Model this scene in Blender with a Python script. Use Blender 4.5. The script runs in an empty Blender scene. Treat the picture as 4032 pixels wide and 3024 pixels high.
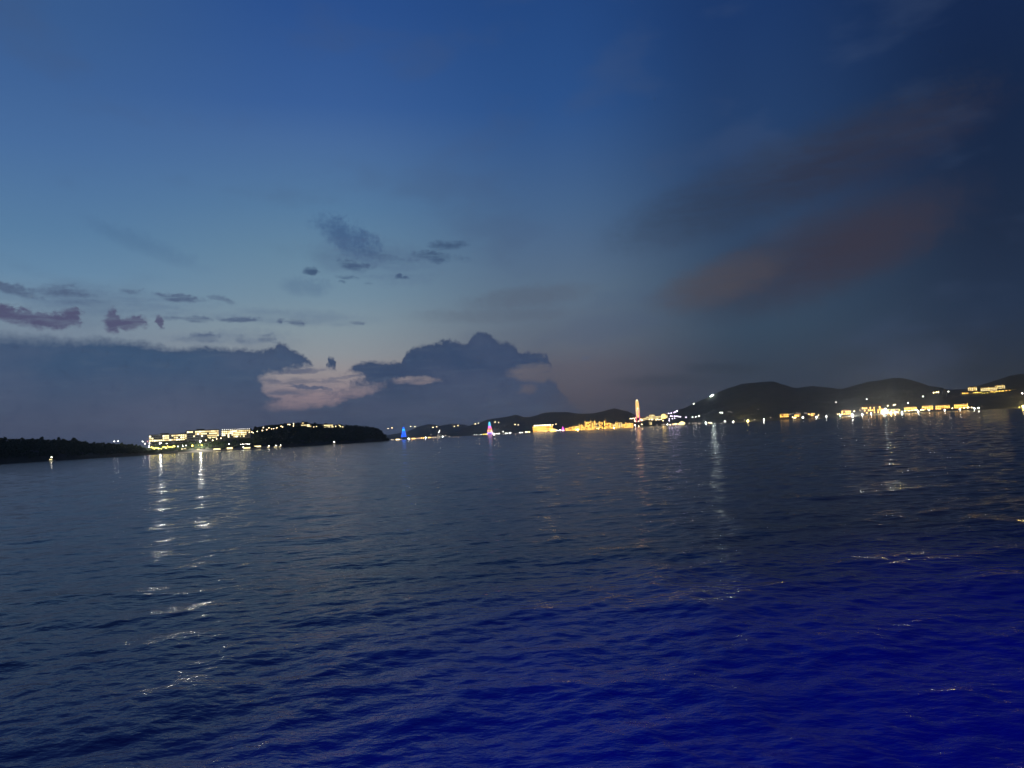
import bpy, bmesh, math, random
import numpy as np
from mathutils import Vector, Matrix, noise as mnoise

random.seed(7)
rng = np.random.default_rng(11)
scene = bpy.context.scene
COL = scene.collection
R = math.radians

# ------------------------------------------------------------------ camera
FPX = 2989.0                      # focal length in photo pixels (4032 wide)
CAM = Vector((0.0, 0.0, 6.0))     # deck height above the sea
PITCH, ROLL = R(3.66), R(2.94)
X0 = Vector((1, 0, 0)); UP0 = Vector((0, -math.sin(PITCH), math.cos(PITCH)))
FWD = Vector((0, math.cos(PITCH), math.sin(PITCH)))
RT = X0 * math.cos(ROLL) - UP0 * math.sin(ROLL)
UPV = X0 * math.sin(ROLL) + UP0 * math.cos(ROLL)
cam_data = bpy.data.cameras.new('camera')
cam = bpy.data.objects.new('camera', cam_data); COL.objects.link(cam)
cam_data.sensor_width = 36.0
cam_data.lens = FPX / 4032.0 * 36.0
cam_data.clip_start = 0.1; cam_data.clip_end = 60000.0
m = Matrix((RT, UPV, -FWD)).transposed().to_4x4(); m.translation = CAM
cam.matrix_world = m
scene.camera = cam


def ray(px, py):
    return (FWD + RT * ((px - 2016.0) / FPX) + UPV * ((1512.0 - py) / FPX)).normalized()


def azel(px, py):
    d = ray(px, py)
    return math.degrees(math.atan2(d.x, d.y)), math.degrees(math.asin(d.z))


# ------------------------------------------------------------------ colour management / engine
scene.view_settings.view_transform = 'Standard'
scene.view_settings.look = 'None'
scene.view_settings.exposure = 0.0
scene.view_settings.gamma = 1.0
scene.view_settings.use_curve_mapping = False
scene.render.engine = 'CYCLES'
cy = scene.cycles
cy.use_denoising = True

cy.max_bounces = 4; cy.glossy_bounces = 3; cy.diffuse_bounces = 1
cy.volume_bounces = 0; cy.transparent_max_bounces = 8; cy.transmission_bounces = 2
cy.sample_clamp_direct = 60.0; cy.sample_clamp_indirect = 2.0
cy.caustics_reflective = False; cy.caustics_refractive = False
cy.use_light_tree = True


def lin(c):
    return tuple(((x / 255.0) / 12.92 if x <= 10 else (((x / 255.0) + 0.055) / 1.055) ** 2.4) for x in c)


# ------------------------------------------------------------------ world: dusk sky with clouds
SKY_STRENGTH = 0.1
world = bpy.data.worlds.new('World'); scene.world = world; world.use_nodes = True
wt = world.node_tree; wt.nodes.clear()
WN, WL = wt.nodes, wt.links


class Ex:
    """A node socket with arithmetic."""
    def __init__(self, s): self.s = s
    def __add__(a, b): return mth('ADD', a, b)
    def __radd__(a, b): return mth('ADD', b, a)
    def __sub__(a, b): return mth('SUBTRACT', a, b)
    def __rsub__(a, b): return mth('SUBTRACT', b, a)
    def __mul__(a, b): return mth('MULTIPLY', a, b)
    def __rmul__(a, b): return mth('MULTIPLY', b, a)
    def __truediv__(a, b): return mth('DIVIDE', a, b)


def mth(op, *args, clamp=False):
    n = WN.new('ShaderNodeMath'); n.operation = op; n.use_clamp = clamp
    for i, a in enumerate(args):
        if isinstance(a, Ex): WL.new(a.s, n.inputs[i])
        else: n.inputs[i].default_value = a
    return Ex(n.outputs[0])


def smooth(x, a, b, lo=0.0, hi=1.0):
    n = WN.new('ShaderNodeMapRange'); n.interpolation_type = 'SMOOTHSTEP'; n.clamp = True
    WL.new(x.s, n.inputs[0])
    for i, v in enumerate((a, b, lo, hi)): n.inputs[i + 1].default_value = v
    return Ex(n.outputs[0])


def mixc(f, a, b):
    n = WN.new('ShaderNodeMix'); n.data_type = 'RGBA'; n.clamp_factor = True
    if isinstance(f, Ex): WL.new(f.s, n.inputs[0])
    else: n.inputs[0].default_value = f
    for sock, v in ((n.inputs[6], a), (n.inputs[7], b)):
        if isinstance(v, Ex): WL.new(v.s, sock)
        else: sock.default_value = (*lin(v), 1)
    return Ex(n.outputs[2])


tc = WN.new('ShaderNodeTexCoord')
sep = WN.new('ShaderNodeSeparateXYZ'); WL.new(tc.outputs['Generated'], sep.inputs[0])
DX, DY, DZ = (Ex(o) for o in sep.outputs)
AZ = mth('ARCTAN2', DX, DY) * (180 / math.pi)
EL = mth('ARCSINE', DZ) * (180 / math.pi)

ZEN = (30, 56, 104)
columns = [  # azimuth, [(elevation, sRGB) ...] of the clear evening sky
    (-180, [(0, (34, 42, 62)), (8, (30, 42, 66)), (25, (26, 44, 78)), (90, ZEN)]),
    (-85, [(0, (88, 92, 112)), (6, (84, 104, 132)), (15, (66, 96, 140)), (30, (44, 76, 128)), (90, ZEN)])]
for px, pts in ((90, [(0, (58, 95, 148)), (300, (65, 103, 157)), (550, (75, 114, 165)), (900, (92, 132, 170)), (1060, (106, 143, 175)),
                      (1200, (124, 150, 171)), (1300, (126, 144, 163)), (1480, (118, 128, 148)), (1700, (106, 108, 128))]),
                (1270, [(0, (44, 83, 147)), (410, (60, 99, 159)), (550, (74, 111, 163)), (820, (90, 129, 167)), (1000, (106, 141, 168)), (1170, (122, 150, 170)), (1290, (140, 158, 169)),
                        (1400, (152, 158, 164)), (1470, (162, 154, 156)), (1560, (156, 138, 145)), (1660, (102, 96, 116))]),
                (2200, [(0, (37, 75, 135)), (410, (46, 86, 145)), (820, (74, 106, 146)), (1150, (96, 118, 141)), (1350, (100, 110, 126)),
                        (1450, (98, 98, 112)), (1560, (90, 88, 102)), (1660, (82, 83, 98))]),
                (3000, [(0, (29, 59, 110)), (450, (38, 67, 112)), (900, (50, 72, 103)), (1100, (55, 77, 103)), (1300, (55, 76, 98)),
                        (1450, (52, 67, 86)), (1540, (48, 62, 82))]),
                (3970, [(0, (22, 42, 80)), (400, (23, 41, 73)), (900, (31, 46, 72)), (1200, (37, 54, 80)), (1450, (40, 53, 70))])):
    az = azel(px, 1300 if px < 3500 else 900)[0]
    st = sorted((azel(px, py)[1], c) for py, c in pts)
    columns.append((az, st + [(90, ZEN if px < 2500 else (22, 42, 82))]))
columns.append((85, [(0, (24, 32, 48)), (10, (20, 30, 50)), (40, (20, 34, 62)), (90, ZEN)]))
columns.append((180, columns[0][1]))

elt = mth('POWER', mth('MAXIMUM', EL / 90.0, 0.0), 0.5)      # more room for the low sky
prev = None
for az, st in columns:
    rp = WN.new('ShaderNodeValToRGB'); rp.color_ramp.interpolation = 'LINEAR'
    els = rp.color_ramp.elements
    while len(els) > 1: els.remove(els[0])
    for i, (e, c) in enumerate(st):
        p = math.sqrt(max(e, 0) / 90.0)
        el_ = els[0] if i == 0 else els.new(p)
        el_.position = p; el_.color = (*lin(c), 1)
    WL.new(elt.s, rp.inputs[0])
    cur = Ex(rp.outputs[0])
    sky = cur if prev is None else mixc(smooth(AZ, prev, az), sky, cur)
    prev = az

# noise used by every cloud
def wnoise(sx, sy, scale, detail, rough=0.55, off=0.0, color=False):
    cv = WN.new('ShaderNodeCombineXYZ')
    WL.new((AZ * sx + off).s, cv.inputs[0]); WL.new((EL * sy).s, cv.inputs[1])
    n = WN.new('ShaderNodeTexNoise'); n.noise_dimensions = '2D'
    n.inputs['Scale'].default_value = scale; n.inputs['Detail'].default_value = detail
    n.inputs['Roughness'].default_value = rough
    WL.new(cv.outputs[0], n.inputs['Vector'])
    return n


n1 = wnoise(1, 1.8, 0.55, 6, 0.6)
sp = WN.new('ShaderNodeSeparateColor'); WL.new(n1.outputs['Color'], sp.inputs[0])
NA, NB = Ex(sp.outputs[0]) - 0.5, Ex(sp.outputs[1]) - 0.5
NBIL = Ex(wnoise(1, 1.0, 1.1, 5, 0.6, 31.0).outputs[0]) - 0.5        # billows
NFINE = Ex(wnoise(1, 1.15, 3.4, 5, 0.62, 53.0).outputs[0]) - 0.5       # small curls
NSOFT = Ex(wnoise(1, 2.4, 0.10, 4, 0.5, 77.0).outputs[0]) - 0.5      # large veils
NSTR = Ex(wnoise(0.45, 3.4, 0.75, 5, 0.6, 12.0).outputs[0]) - 0.5   # flat streaks
WAZ = AZ + NA * 1.5 + NBIL * 0.6 + NFINE * 0.35
WEL = EL + NB * 0.7 + NFINE * 0.22


def blob(px, py, rx, ry, rot, soft=0.6, a=1.0, warp=True, k=0.0):
    """soft-edged ellipse of cloud; centre and radii in photo pixels (about 52 to the degree)"""
    az, el = azel(px, py)
    s = 52.2
    u = (WAZ if warp else AZ) - az; v = (WEL if warp else EL) - el
    r_ = R(rot) + (ROLL if abs(rot) < 90 else 0) * -1.0
    c, sn = math.cos(r_), math.sin(r_)
    uu = u * (c / (rx / s)) + v * (sn / (rx / s))
    vv = u * (-sn / (ry / s)) + v * (c / (ry / s))
    q = uu * uu + vv * vv
    if k: q = q + NBIL * (k * 1.3) + NFINE * (k * 1.2)
    return smooth(q, 1.0, 1.0 - soft * 1.15, 0.0, a)


def over(sky, col, masks, thin=0.0):
    mm = masks[0]
    for x in masks[1:]: mm = mth('MAXIMUM', mm, x)
    if thin: mm = mm * smooth(NSTR, -0.16, 0.10, 1.0 - thin, 1.0)
    return mixc(mm, sky, col)


# slow veils over the whole sky
sky = mixc(smooth(NSOFT, 0.02, 0.25, 0, 0.22), sky, (70, 88, 122))
# two long dusky veils on the right, broad and thin
sky = over(sky, (50, 60, 80), [blob(3080, 690, 820, 165, 17, 1.0, 0.62, k=0.25)], 0.25)
sky = over(sky, (50, 50, 68), [blob(3440, 590, 520, 150, 15, 1.0, 0.55, k=0.25)], 0.3)
sky = over(sky, (57, 57, 73), [blob(3240, 1000, 620, 195, 18, 1.0, 0.85, k=0.2)], 0.12)
sky = over(sky, (60, 55, 69), [blob(3420, 960, 330, 130, 16, 1.0, 0.55, k=0.25)], 0.2)
sky = over(sky, (82, 78, 86), [blob(2830, 1110, 320, 110, 16, 1.0, 0.72, k=0.25)], 0.2)
sky = over(sky, (88, 96, 114), [blob(2080, 1170, 330, 60, 6, 1.0, 0.45, k=0.6), blob(1950, 1240, 420, 40, 2, 1.0, 0.3, k=0.6)])
sky = over(sky, (46, 60, 78), [blob(2850, 1450, 180, 26, -2, 1.0, 0.6), blob(2620, 1500, 260, 30, 0, 1.0, 0.4)])
# wisps high in the middle
sky = over(sky, (62, 92, 134), [blob(1375, 940, 175, 75, -26, 1.0, 0.8, k=0.8), blob(1200, 1130, 120, 45, 0, 1.0, 0.3, k=0.6),
                                blob(560, 960, 260, 45, -18, 1.0, 0.22, k=0.6)])
sky = over(sky, (60, 84, 118), [blob(1760, 965, 100, 24, 2, 1.0, 0.85, k=0.8), blob(1720, 1010, 130, 28, -4, 1.0, 0.9, k=0.8),
                                blob(1222, 1066, 32, 20, 0, 0.9, 0.9, k=0.7), blob(1400, 1048, 90, 26, -6, 1.0, 0.95, k=0.8),
                                blob(1360, 1090, 50, 14, 0, 0.9, 0.6, k=0.7), blob(1578, 1090, 32, 12, 0, 0.9, 0.95, k=0.6),
                                blob(1340, 1110, 24, 8, 0, 0.9, 0.5, k=0.6), blob(1450, 1115, 24, 7, 0, 0.9, 0.5, k=0.6),
                                blob(1510, 1010, 180, 22, -10, 1.0, 0.4, k=0.8)], 0.55)
sky = over(sky, (86, 108, 142), [blob(1480, 1020, 330, 110, -8, 1.0, 0.4, k=0.5), blob(1150, 1250, 420, 40, 0, 1.0, 0.35, k=0.5), blob(420, 1190, 480, 60, 0, 1.0, 0.4, k=0.5),
                                 blob(900, 1330, 260, 40, 4, 1.0, 0.4, k=0.5)], 0.6)
# rows of small grey clouds on the left
sky = over(sky, (82, 100, 130), [blob(60, 1140, 110, 26, -10, 0.9, 0.9, k=0.7), blob(255, 1148, 120, 26, 2, 0.9, 0.9, k=0.7),
                                 blob(515, 1147, 50, 12, 2, 0.9, 0.8, k=0.6), blob(715, 1172, 100, 18, -3, 0.9, 0.95, k=0.7),
                                 blob(880, 1180, 60, 18, -10, 0.9, 0.6, k=0.7), blob(340, 1190, 120, 16, 0, 1.0, 0.4, k=0.7),
                                 blob(690, 1255, 60, 9, 0, 0.9, 0.6, k=0.6), blob(945, 1255, 100, 14, 1, 0.9, 0.95, k=0.6),
                                 blob(780, 1258, 60, 14, 0, 0.9, 0.9, k=0.6), blob(1105, 1265, 22, 12, 0, 0.8, 0.9, k=0.5),
                                 blob(1175, 1270, 44, 17, 0, 0.8, 0.95, k=0.6), blob(1400, 1274, 34, 9, -4, 0.8, 0.9, k=0.5),
                                 blob(805, 1325, 66, 28, 4, 0.8, 0.85, k=0.9), blob(720, 1340, 60, 12, 10, 0.9, 0.6, k=0.7),
                                 blob(965, 1338, 30, 24, 0, 0.9, 0.6, k=0.9), blob(1055, 1332, 36, 20, 0, 0.9, 0.6, k=0.9),
                                 blob(2305, 1406, 22, 6, 0, 0.9, 0.6)], 0.5)
sky = over(sky, (84, 86, 118), [blob(40, 1238, 110, 36, -8, 0.7, 1.0, k=0.7), blob(185, 1262, 105, 40, 4, 0.7, 1.0, k=0.8),
                                blob(440, 1265, 38, 52, 0, 0.7, 1.0, k=0.8), blob(520, 1272, 60, 30, 4, 0.7, 1.0, k=0.7),
                                blob(280, 1250, 44, 38, 0, 0.7, 1.0, k=0.7), blob(630, 1270, 20, 26, 0, 0.7, 0.95, k=0.6)], 0.3)
# the bank along the horizon: its upper edge is a curve of azimuth
edge = [(-900, 1330), (-500, 1300), (-200, 1296), (0, 1308), (150, 1316), (250, 1328), (380, 1326), (500, 1335), (600, 1350), (700, 1364), (800, 1362), (930, 1366), (1010, 1374), (1070, 1372),
        (1085, 1350), (1120, 1352), (1150, 1372), (1190, 1388), (1225, 1430), (1250, 1462), (1284, 1470), (1294, 1396), (1312, 1406), (1330, 1468), (1365, 1466), (1400, 1428), (1480, 1420), (1585, 1424), (1598, 1377),
        (1640, 1362), (1700, 1350), (1740, 1342), (1768, 1332), (1800, 1338), (1825, 1352), (1850, 1346), (1858, 1314), (1880, 1303), (1905, 1304), (1935, 1318),
        (1950, 1346), (1990, 1342), (2030, 1358), (2046, 1385), (2090, 1384), (2130, 1386), (2165, 1402), (2178, 1480), (2190, 1515), (2215, 1545), (2240, 1580), (2330, 1640), (2500, 1705), (2700, 1760)]
A0, A1, E1 = -60.0, 25.0, 12.0
fc = WN.new('ShaderNodeFloatCurve'); cv = fc.mapping.curves[0]
pts = sorted((((azel(x, y)[0] - A0) / (A1 - A0)), max(azel(x, y)[1], -1) / E1) for x, y in edge)
cv.points[0].location = (0, pts[0][1]); cv.points[1].location = (1, pts[-1][1])
for p in pts: cv.points.new(*p)
for p in cv.points: p.handle_type = 'VECTOR'
fc.mapping.update()
WL.new(((AZ + NA * 0.7 - A0) / (A1 - A0)).s, fc.inputs['Value'])
TOP = Ex(fc.outputs[0]) * E1
depth = TOP - EL + NBIL * 0.6 + NB * 0.35 + NFINE * 0.42
fuzz = smooth(AZ, -34, -17, 0.95, 0.30)                     # softer towards the left
bank = mth('SUBTRACT', depth / fuzz, -0.2, clamp=True)
holes = [blob(1235, 1498, 210, 70, 2, 0.6, 1.0, k=0.5), blob(1105, 1522, 90, 66, -25, 0.5, 0.8, k=0.5), blob(1225, 1575, 190, 40, 9, 0.8, 0.95, k=0.5),
         blob(1642, 1497, 112, 22, 4, 0.9, 0.95, k=0.5), blob(1390, 1545, 150, 30, 14, 1.0, 0.75, k=0.5),
         blob(2105, 1468, 115, 46, 0, 0.6, 1.0, k=0.4), blob(2075, 1530, 46, 26, 0, 0.8, 0.8, k=0.4), blob(2190, 1475, 60, 40, 0, 0.7, 1.0, k=0.4)]
hm = holes[0]
for h in holes[1:]: hm = mth('MAXIMUM', hm, h)
hm = hm * smooth(NSTR, -0.22, 0.04, 0.5, 1.0)
bank = bank * (1.0 - hm)
bcol = mixc(smooth(EL, 1.2, 6.5), (76, 86, 112), (54, 83, 118))
bcol = mixc(smooth(AZ, -22, -8), bcol, mixc(smooth(EL, 1.0, 5.5), (62, 79, 106), (46, 70, 106)))
bcol = mixc(smooth(NSOFT, -0.12, 0.2, 0, 0.35), bcol, (88, 97, 124))
bcol = mixc(smooth(NSTR, 0.0, 0.28, 0, 0.30), bcol, (84, 102, 128))
bcol = mixc(smooth(depth, 0.9, 0.05, 0, 0.55), bcol, (56, 72, 104))          # the thick upper rim is darkest
bcol = mixc(smooth(NBIL + NFINE * 0.6, 0.02, 0.35, 0, 0.40), bcol, (46, 64, 97))
bcol = mixc(smooth(NBIL + NFINE * 0.6, -0.02, -0.35, 0, 0.30), bcol, (76, 97, 125))
bank = bank * smooth(AZ, 1.0, 6.0, 1.0, 0.55) * smooth(EL, 0.3, 3.0, 0.86, 0.97)
sky = mixc(bank, sky, bcol)
# dark streaks inside the pale window
sky = over(sky, (92, 100, 126), [blob(1225, 1523, 90, 10, -7, 0.7, 0.95, k=0.5), blob(1110, 1550, 80, 12, 0, 0.8, 0.6, k=0.5),
                                 blob(1180, 1462, 120, 12, 6, 0.9, 0.7, k=0.6), blob(1330, 1490, 110, 8, 10, 0.9, 0.5, k=0.6), blob(1080, 1500, 60, 10, 0, 0.9, 0.5, k=0.6)])

hs = WN.new('ShaderNodeHueSaturation'); hs.inputs['Saturation'].default_value = 1.0; WL.new(sky.s, hs.inputs['Color']); sky = Ex(hs.outputs[0])
skytex = WN.new('ShaderNodeTexSky'); skytex.sky_type = 'NISHITA'; skytex.sun_disc = False
skytex.sun_elevation = R(-4.0); skytex.sun_rotation = R(-38.0)
mul = WN.new('ShaderNodeVectorMath'); mul.operation = 'SCALE'; WL.new(sky.s, mul.inputs[0]); mul.inputs['Scale'].default_value = 0.90 / SKY_STRENGTH
mul2 = WN.new('ShaderNodeVectorMath'); mul2.operation = 'SCALE'; WL.new(skytex.outputs[0], mul2.inputs[0]); mul2.inputs['Scale'].default_value = 0.35
add = WN.new('ShaderNodeVectorMath'); add.operation = 'ADD'
WL.new(mul.outputs[0], add.inputs[0]); WL.new(mul2.outputs[0], add.inputs[1])
bg = WN.new('ShaderNodeBackground'); bg.inputs['Strength'].default_value = SKY_STRENGTH
WL.new(add.outputs[0], bg.inputs['Color'])
wo = WN.new('ShaderNodeOutputWorld'); WL.new(bg.outputs[0], wo.inputs['Surface'])
world.cycles.sampling_method = 'MANUAL'; world.cycles.sample_map_resolution = 512


# ------------------------------------------------------------------ materials
def new_mat(name):
    mt = bpy.data.materials.new(name); mt.use_nodes = True
    nt = mt.node_tree; return mt, nt, nt.nodes['Principled BSDF']


def noisy(name, c1, c2, scale, rough=0.9, bump=0.0, detail=4):
    mt, nt, p = new_mat(name)
    t = nt.nodes.new('ShaderNodeTexCoord'); n = nt.nodes.new('ShaderNodeTexNoise')
    n.inputs['Scale'].default_value = scale; n.inputs['Detail'].default_value = detail
    nt.links.new(t.outputs['Object'], n.inputs['Vector'])
    rp = nt.nodes.new('ShaderNodeValToRGB'); nt.links.new(n.outputs['Fac'], rp.inputs[0])
    rp.color_ramp.elements[0].position = 0.35; rp.color_ramp.elements[1].position = 0.65
    rp.color_ramp.elements[0].color = (*c1, 1); rp.color_ramp.elements[1].color = (*c2, 1)
    nt.links.new(rp.outputs[0], p.inputs['Base Color']); p.inputs['Roughness'].default_value = rough
    if bump:
        b = nt.nodes.new('ShaderNodeBump'); b.inputs['Strength'].default_value = bump; b.inputs['Distance'].default_value = 2.0
        nt.links.new(n.outputs['Fac'], b.inputs['Height']); nt.links.new(b.outputs[0], p.inputs['Normal'])
    return mt


def glow(name, col, strength, sample='NONE'):
    mt, nt, p = new_mat(name)
    p.inputs['Base Color'].default_value = (0.3, 0.3, 0.3, 1)
    p.inputs['Emission Color'].default_value = (*col, 1)
    p.inputs['Emission Strength'].default_value = strength
    mt.cycles.emission_sampling = sample
    return mt


M = {
    'hill': noisy('scrub_hillside', (0.030, 0.040, 0.022), (0.060, 0.065, 0.038), 0.02, 0.95, 0.6),
    'soil': noisy('dark_soil', (0.030, 0.036, 0.020), (0.055, 0.055, 0.035), 0.06, 0.95, 0.5),
    'sand': noisy('beach_sand', (0.30, 0.25, 0.18), (0.40, 0.34, 0.25), 0.1, 0.95, 0.2),
    'leaf': noisy('foliage', (0.030, 0.055, 0.016), (0.065, 0.10, 0.030), 0.35, 0.85),
    'leaf2': noisy('palm_green', (0.045, 0.08, 0.02), (0.08, 0.12, 0.035), 0.35, 0.8),
    'bark': noisy('bark', (0.06, 0.045, 0.03), (0.10, 0.08, 0.055), 1.0, 0.9),
    'wall': noisy('cream_render', (0.42, 0.38, 0.31), (0.50, 0.46, 0.38), 0.08, 0.85),
    'wallg': noisy('grey_render', (0.24, 0.24, 0.24), (0.32, 0.31, 0.30), 0.08, 0.85),
    'gold': noisy('ochre_render', (0.28, 0.18, 0.06), (0.36, 0.24, 0.09), 0.06, 0.8),
    'roof': noisy('dark_roof', (0.05, 0.045, 0.045), (0.08, 0.07, 0.065), 0.3, 0.8),
    'tile': noisy('red_roof_tile', (0.17, 0.07, 0.04), (0.24, 0.10, 0.06), 0.3, 0.8),
    'steel': noisy('grey_steel', (0.20, 0.20, 0.21), (0.28, 0.28, 0.29), 0.5, 0.5),
    'hull': noisy('white_hull', (0.55, 0.55, 0.54), (0.66, 0.66, 0.65), 0.4, 0.4),
    'glass': noisy('dark_glass', (0.02, 0.025, 0.03), (0.03, 0.035, 0.04), 0.5, 0.08),
    # lamps and lit things
    'win': glow('lit_window', (1.0, 0.82, 0.40), 2.5),
    'winp': glow('pale_lit_window', (1.0, 0.88, 0.56), 3.8),
    'winw': glow('warm_lit_window', (1.0, 0.72, 0.28), 1.5),
    'winy': glow('lit_window_gold', (1.0, 0.52, 0.09), 5.2),
    'led': glow('golden_light_strip', (1.0, 0.66, 0.17), 3.6),
    'ledw': glow('white_light_strip', (1.0, 0.90, 0.66), 5.0),
    'blue': glow('blue_light_tube', (0.01, 0.10, 1.0), 2.4),
    'cyan': glow('cyan_light_tube', (0.02, 0.55, 1.0), 1.9),
    'mag': glow('magenta_light_tube', (1.0, 0.08, 0.75), 1.9),
    'red': glow('red_light_tube', (1.0, 0.08, 0.05), 2.2),
    'ora': glow('orange_light_tube', (1.0, 0.32, 0.04), 2.2),
    'vio': glow('violet_light_tube', (0.22, 0.05, 1.0), 2.6),
    'pink': glow('pink_glow', (1.0, 0.13, 0.75), 1.8),
    'rim': glow('rim_light_tube', (1.0, 0.66, 0.20), 2.6),
    'l_white': glow('white_lamp', (1.0, 0.95, 0.84), 22.0),
    'l_roof': glow('roof_lamp', (1.0, 0.92, 0.80), 9.0),
    'l_warm': glow('warm_lamp', (1.0, 0.72, 0.36), 20.0),
    'l_dim': glow('dim_lamp', (1.0, 0.80, 0.62), 3.0),
    'l_yellow': glow('yellow_lamp', (1.0, 0.76, 0.10), 9.0),
    'l_orange': glow('orange_lamp', (1.0, 0.50, 0.12), 14.0),
    'l_purple': glow('lilac_lamp', (0.90, 0.72, 1.0), 20.0),
    'l_red': glow('red_lamp', (1.0, 0.25, 0.2), 10.0),
    'l_green': glow('green_lamp', (0.05, 1.0, 0.5), 8.0),
    'f_white': glow('white_floodlight', (1.0, 0.97, 0.86), 1500.0, 'FRONT'),
    'f_small': glow('small_floodlight', (1.0, 0.97, 0.88), 130.0),
    'f_big': glow('big_floodlight', (1.0, 0.97, 0.86), 1800.0, 'FRONT'),
    'f_sky': glow('skyline_floodlight', (0.88, 1.0, 0.92), 150.0, 'FRONT'),
    'f_town': glow('town_floodlight', (1.0, 0.70, 0.20), 2600.0, 'FRONT'),
    'f_hotel': glow('hotel_floodlight', (1.0, 0.97, 0.86), 3000.0, 'FRONT'),
    'l_garden': glow('garden_lamp', (1.0, 0.76, 0.10), 16.0, 'FRONT'),
    'f_gold': glow('golden_floodlight', (1.0, 0.74, 0.22), 1500.0, 'FRONT'),
    'f_cool': glow('cool_floodlight', (0.88, 1.0, 0.92), 900.0, 'FRONT'),
}

# ------------------------------------------------------------------ helpers
def tag(o, label=None, cat=None, group=None, kind=None):
    if label: o['label'] = label
    if cat: o['category'] = cat
    if group: o['group'] = group
    if kind: o['kind'] = kind
    return o


def root(name, loc, label, cat, group=None, rz=0.0):
    o = bpy.data.objects.new(name, None); COL.objects.link(o)
    o.location = loc; o.rotation_euler = (0, 0, rz); o.empty_display_size = 2
    return tag(o, label, cat, group)


def add_mesh(name, me, parent=None, loc=(0, 0, 0)):
    o = bpy.data.objects.new(name, me); COL.objects.link(o)
    o.parent = parent; o.location = loc
    return o


class MB:
    def __init__(self): self.v, self.f = [], []
    def quad(self, *p):
        b = len(self.v); self.v += [tuple(x) for x in p]; self.f.append(tuple(range(b, b + len(p))))
        return self
    def box(self, x0, x1, y0, y1, z0, z1, taper=0.0):
        b = len(self.v); cx, cy_ = (x0 + x1) / 2, (y0 + y1) / 2
        k = 1 - taper
        self.v += [(x0, y0, z0), (x1, y0, z0), (x1, y1, z0), (x0, y1, z0)]
        self.v += [(cx + (x - cx) * k, cy_ + (y - cy_) * k, z1) for x, y in ((x0, y0), (x1, y0), (x1, y1), (x0, y1))]
        for q in ((3, 2, 1, 0), (4, 5, 6, 7), (0, 1, 5, 4), (1, 2, 6, 5), (2, 3, 7, 6), (3, 0, 4, 7)):
            self.f.append(tuple(b + i for i in q))
        return self
    def tube(self, p, q, r0, r1=None, n=5):
        r1 = r0 if r1 is None else r1
        p, q = Vector(p), Vector(q); d = (q - p).normalized()
        s = d.cross(Vector((0, 0, 1)) if abs(d.z) < 0.9 else Vector((1, 0, 0))).normalized(); t = d.cross(s)
        b = len(self.v)
        for c, r in ((p, r0), (q, r1)):
            for i in range(n):
                a = 2 * math.pi * i / n
                self.v.append(tuple(c + s * (r * math.cos(a)) + t * (r * math.sin(a))))
        for i in range(n):
            j = (i + 1) % n; self.f.append((b + i, b + j, b + n + j, b + n + i))
        self.f.append(tuple(b + i for i in range(n))[::-1]); self.f.append(tuple(b + n + i for i in range(n)))
        return self
    def cone(self, c, r, h, n=8, z0=0.0):
        b = len(self.v)
        for i in range(n):
            a = 2 * math.pi * i / n + 0.2; self.v.append((c[0] + r * math.cos(a), c[1] + r * math.sin(a), c[2] + z0))
        self.v.append((c[0], c[1], c[2] + z0 + h))
        for i in range(n): self.f.append((b + i, b + (i + 1) % n, b + n))
        self.f.append(tuple(b + i for i in range(n))[::-1])
        return self
    def hip(self, x0, x1, y0, y1, z, h, over=0.0, ridge=0.5):
        x0 -= over; x1 += over; y0 -= over; y1 += over
        b = len(self.v); cy_ = (y0 + y1) / 2; ins = min((y1 - y0) / 2, (x1 - x0) / 2 * ridge)
        self.v += [(x0, y0, z), (x1, y0, z), (x1, y1, z), (x0, y1, z), (x0 + ins, cy_, z + h), (x1 - ins, cy_, z + h)]
        for q in ((3, 2, 1, 0), (0, 1, 5, 4), (2, 3, 4, 5), (1, 2, 5), (3, 0, 4)): self.f.append(tuple(b + i for i in q))
        return self
    def ball(self, c, r, rz=None, nu=8, nv=5):
        b = len(self.v); rz = rz or r
        self.v.append((c[0], c[1], c[2] - rz))
        for j in range(1, nv):
            ph = -math.pi / 2 + math.pi * j / nv
            for i in range(nu):
                a = 2 * math.pi * i / nu
                self.v.append((c[0] + r * math.cos(ph) * math.cos(a), c[1] + r * math.cos(ph) * math.sin(a), c[2] + rz * math.sin(ph)))
        self.v.append((c[0], c[1], c[2] + rz)); t = len(self.v) - 1
        for i in range(nu):
            j = (i + 1) % nu
            self.f.append((b, b + 1 + j, b + 1 + i)); self.f.append((t, t - nu + i, t - nu + j))
            for k in range(nv - 2):
                o = b + 1 + k * nu; self.f.append((o + i, o + j, o + nu + j, o + nu + i))
        return self
    def mesh(self, name, mat, smooth_=False):
        me = bpy.data.meshes.new(name); me.from_pydata(self.v, [], self.f); me.materials.append(mat)
        if smooth_: me.polygons.foreach_set('use_smooth', [True] * len(me.polygons))
        return me
    def build(self, name, mat, parent=None, loc=(0, 0, 0), smooth_=False):
        return add_mesh(name, self.mesh(name, mat, smooth_), parent, loc)


ORD = ('first second third fourth fifth sixth seventh eighth ninth tenth eleventh twelfth thirteenth fourteenth fifteenth sixteenth '
       'seventeenth eighteenth nineteenth twentieth twenty-first twenty-second twenty-third twenty-fourth twenty-fifth twenty-sixth '
       'twenty-seventh twenty-eighth twenty-ninth thirtieth').split()

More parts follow.
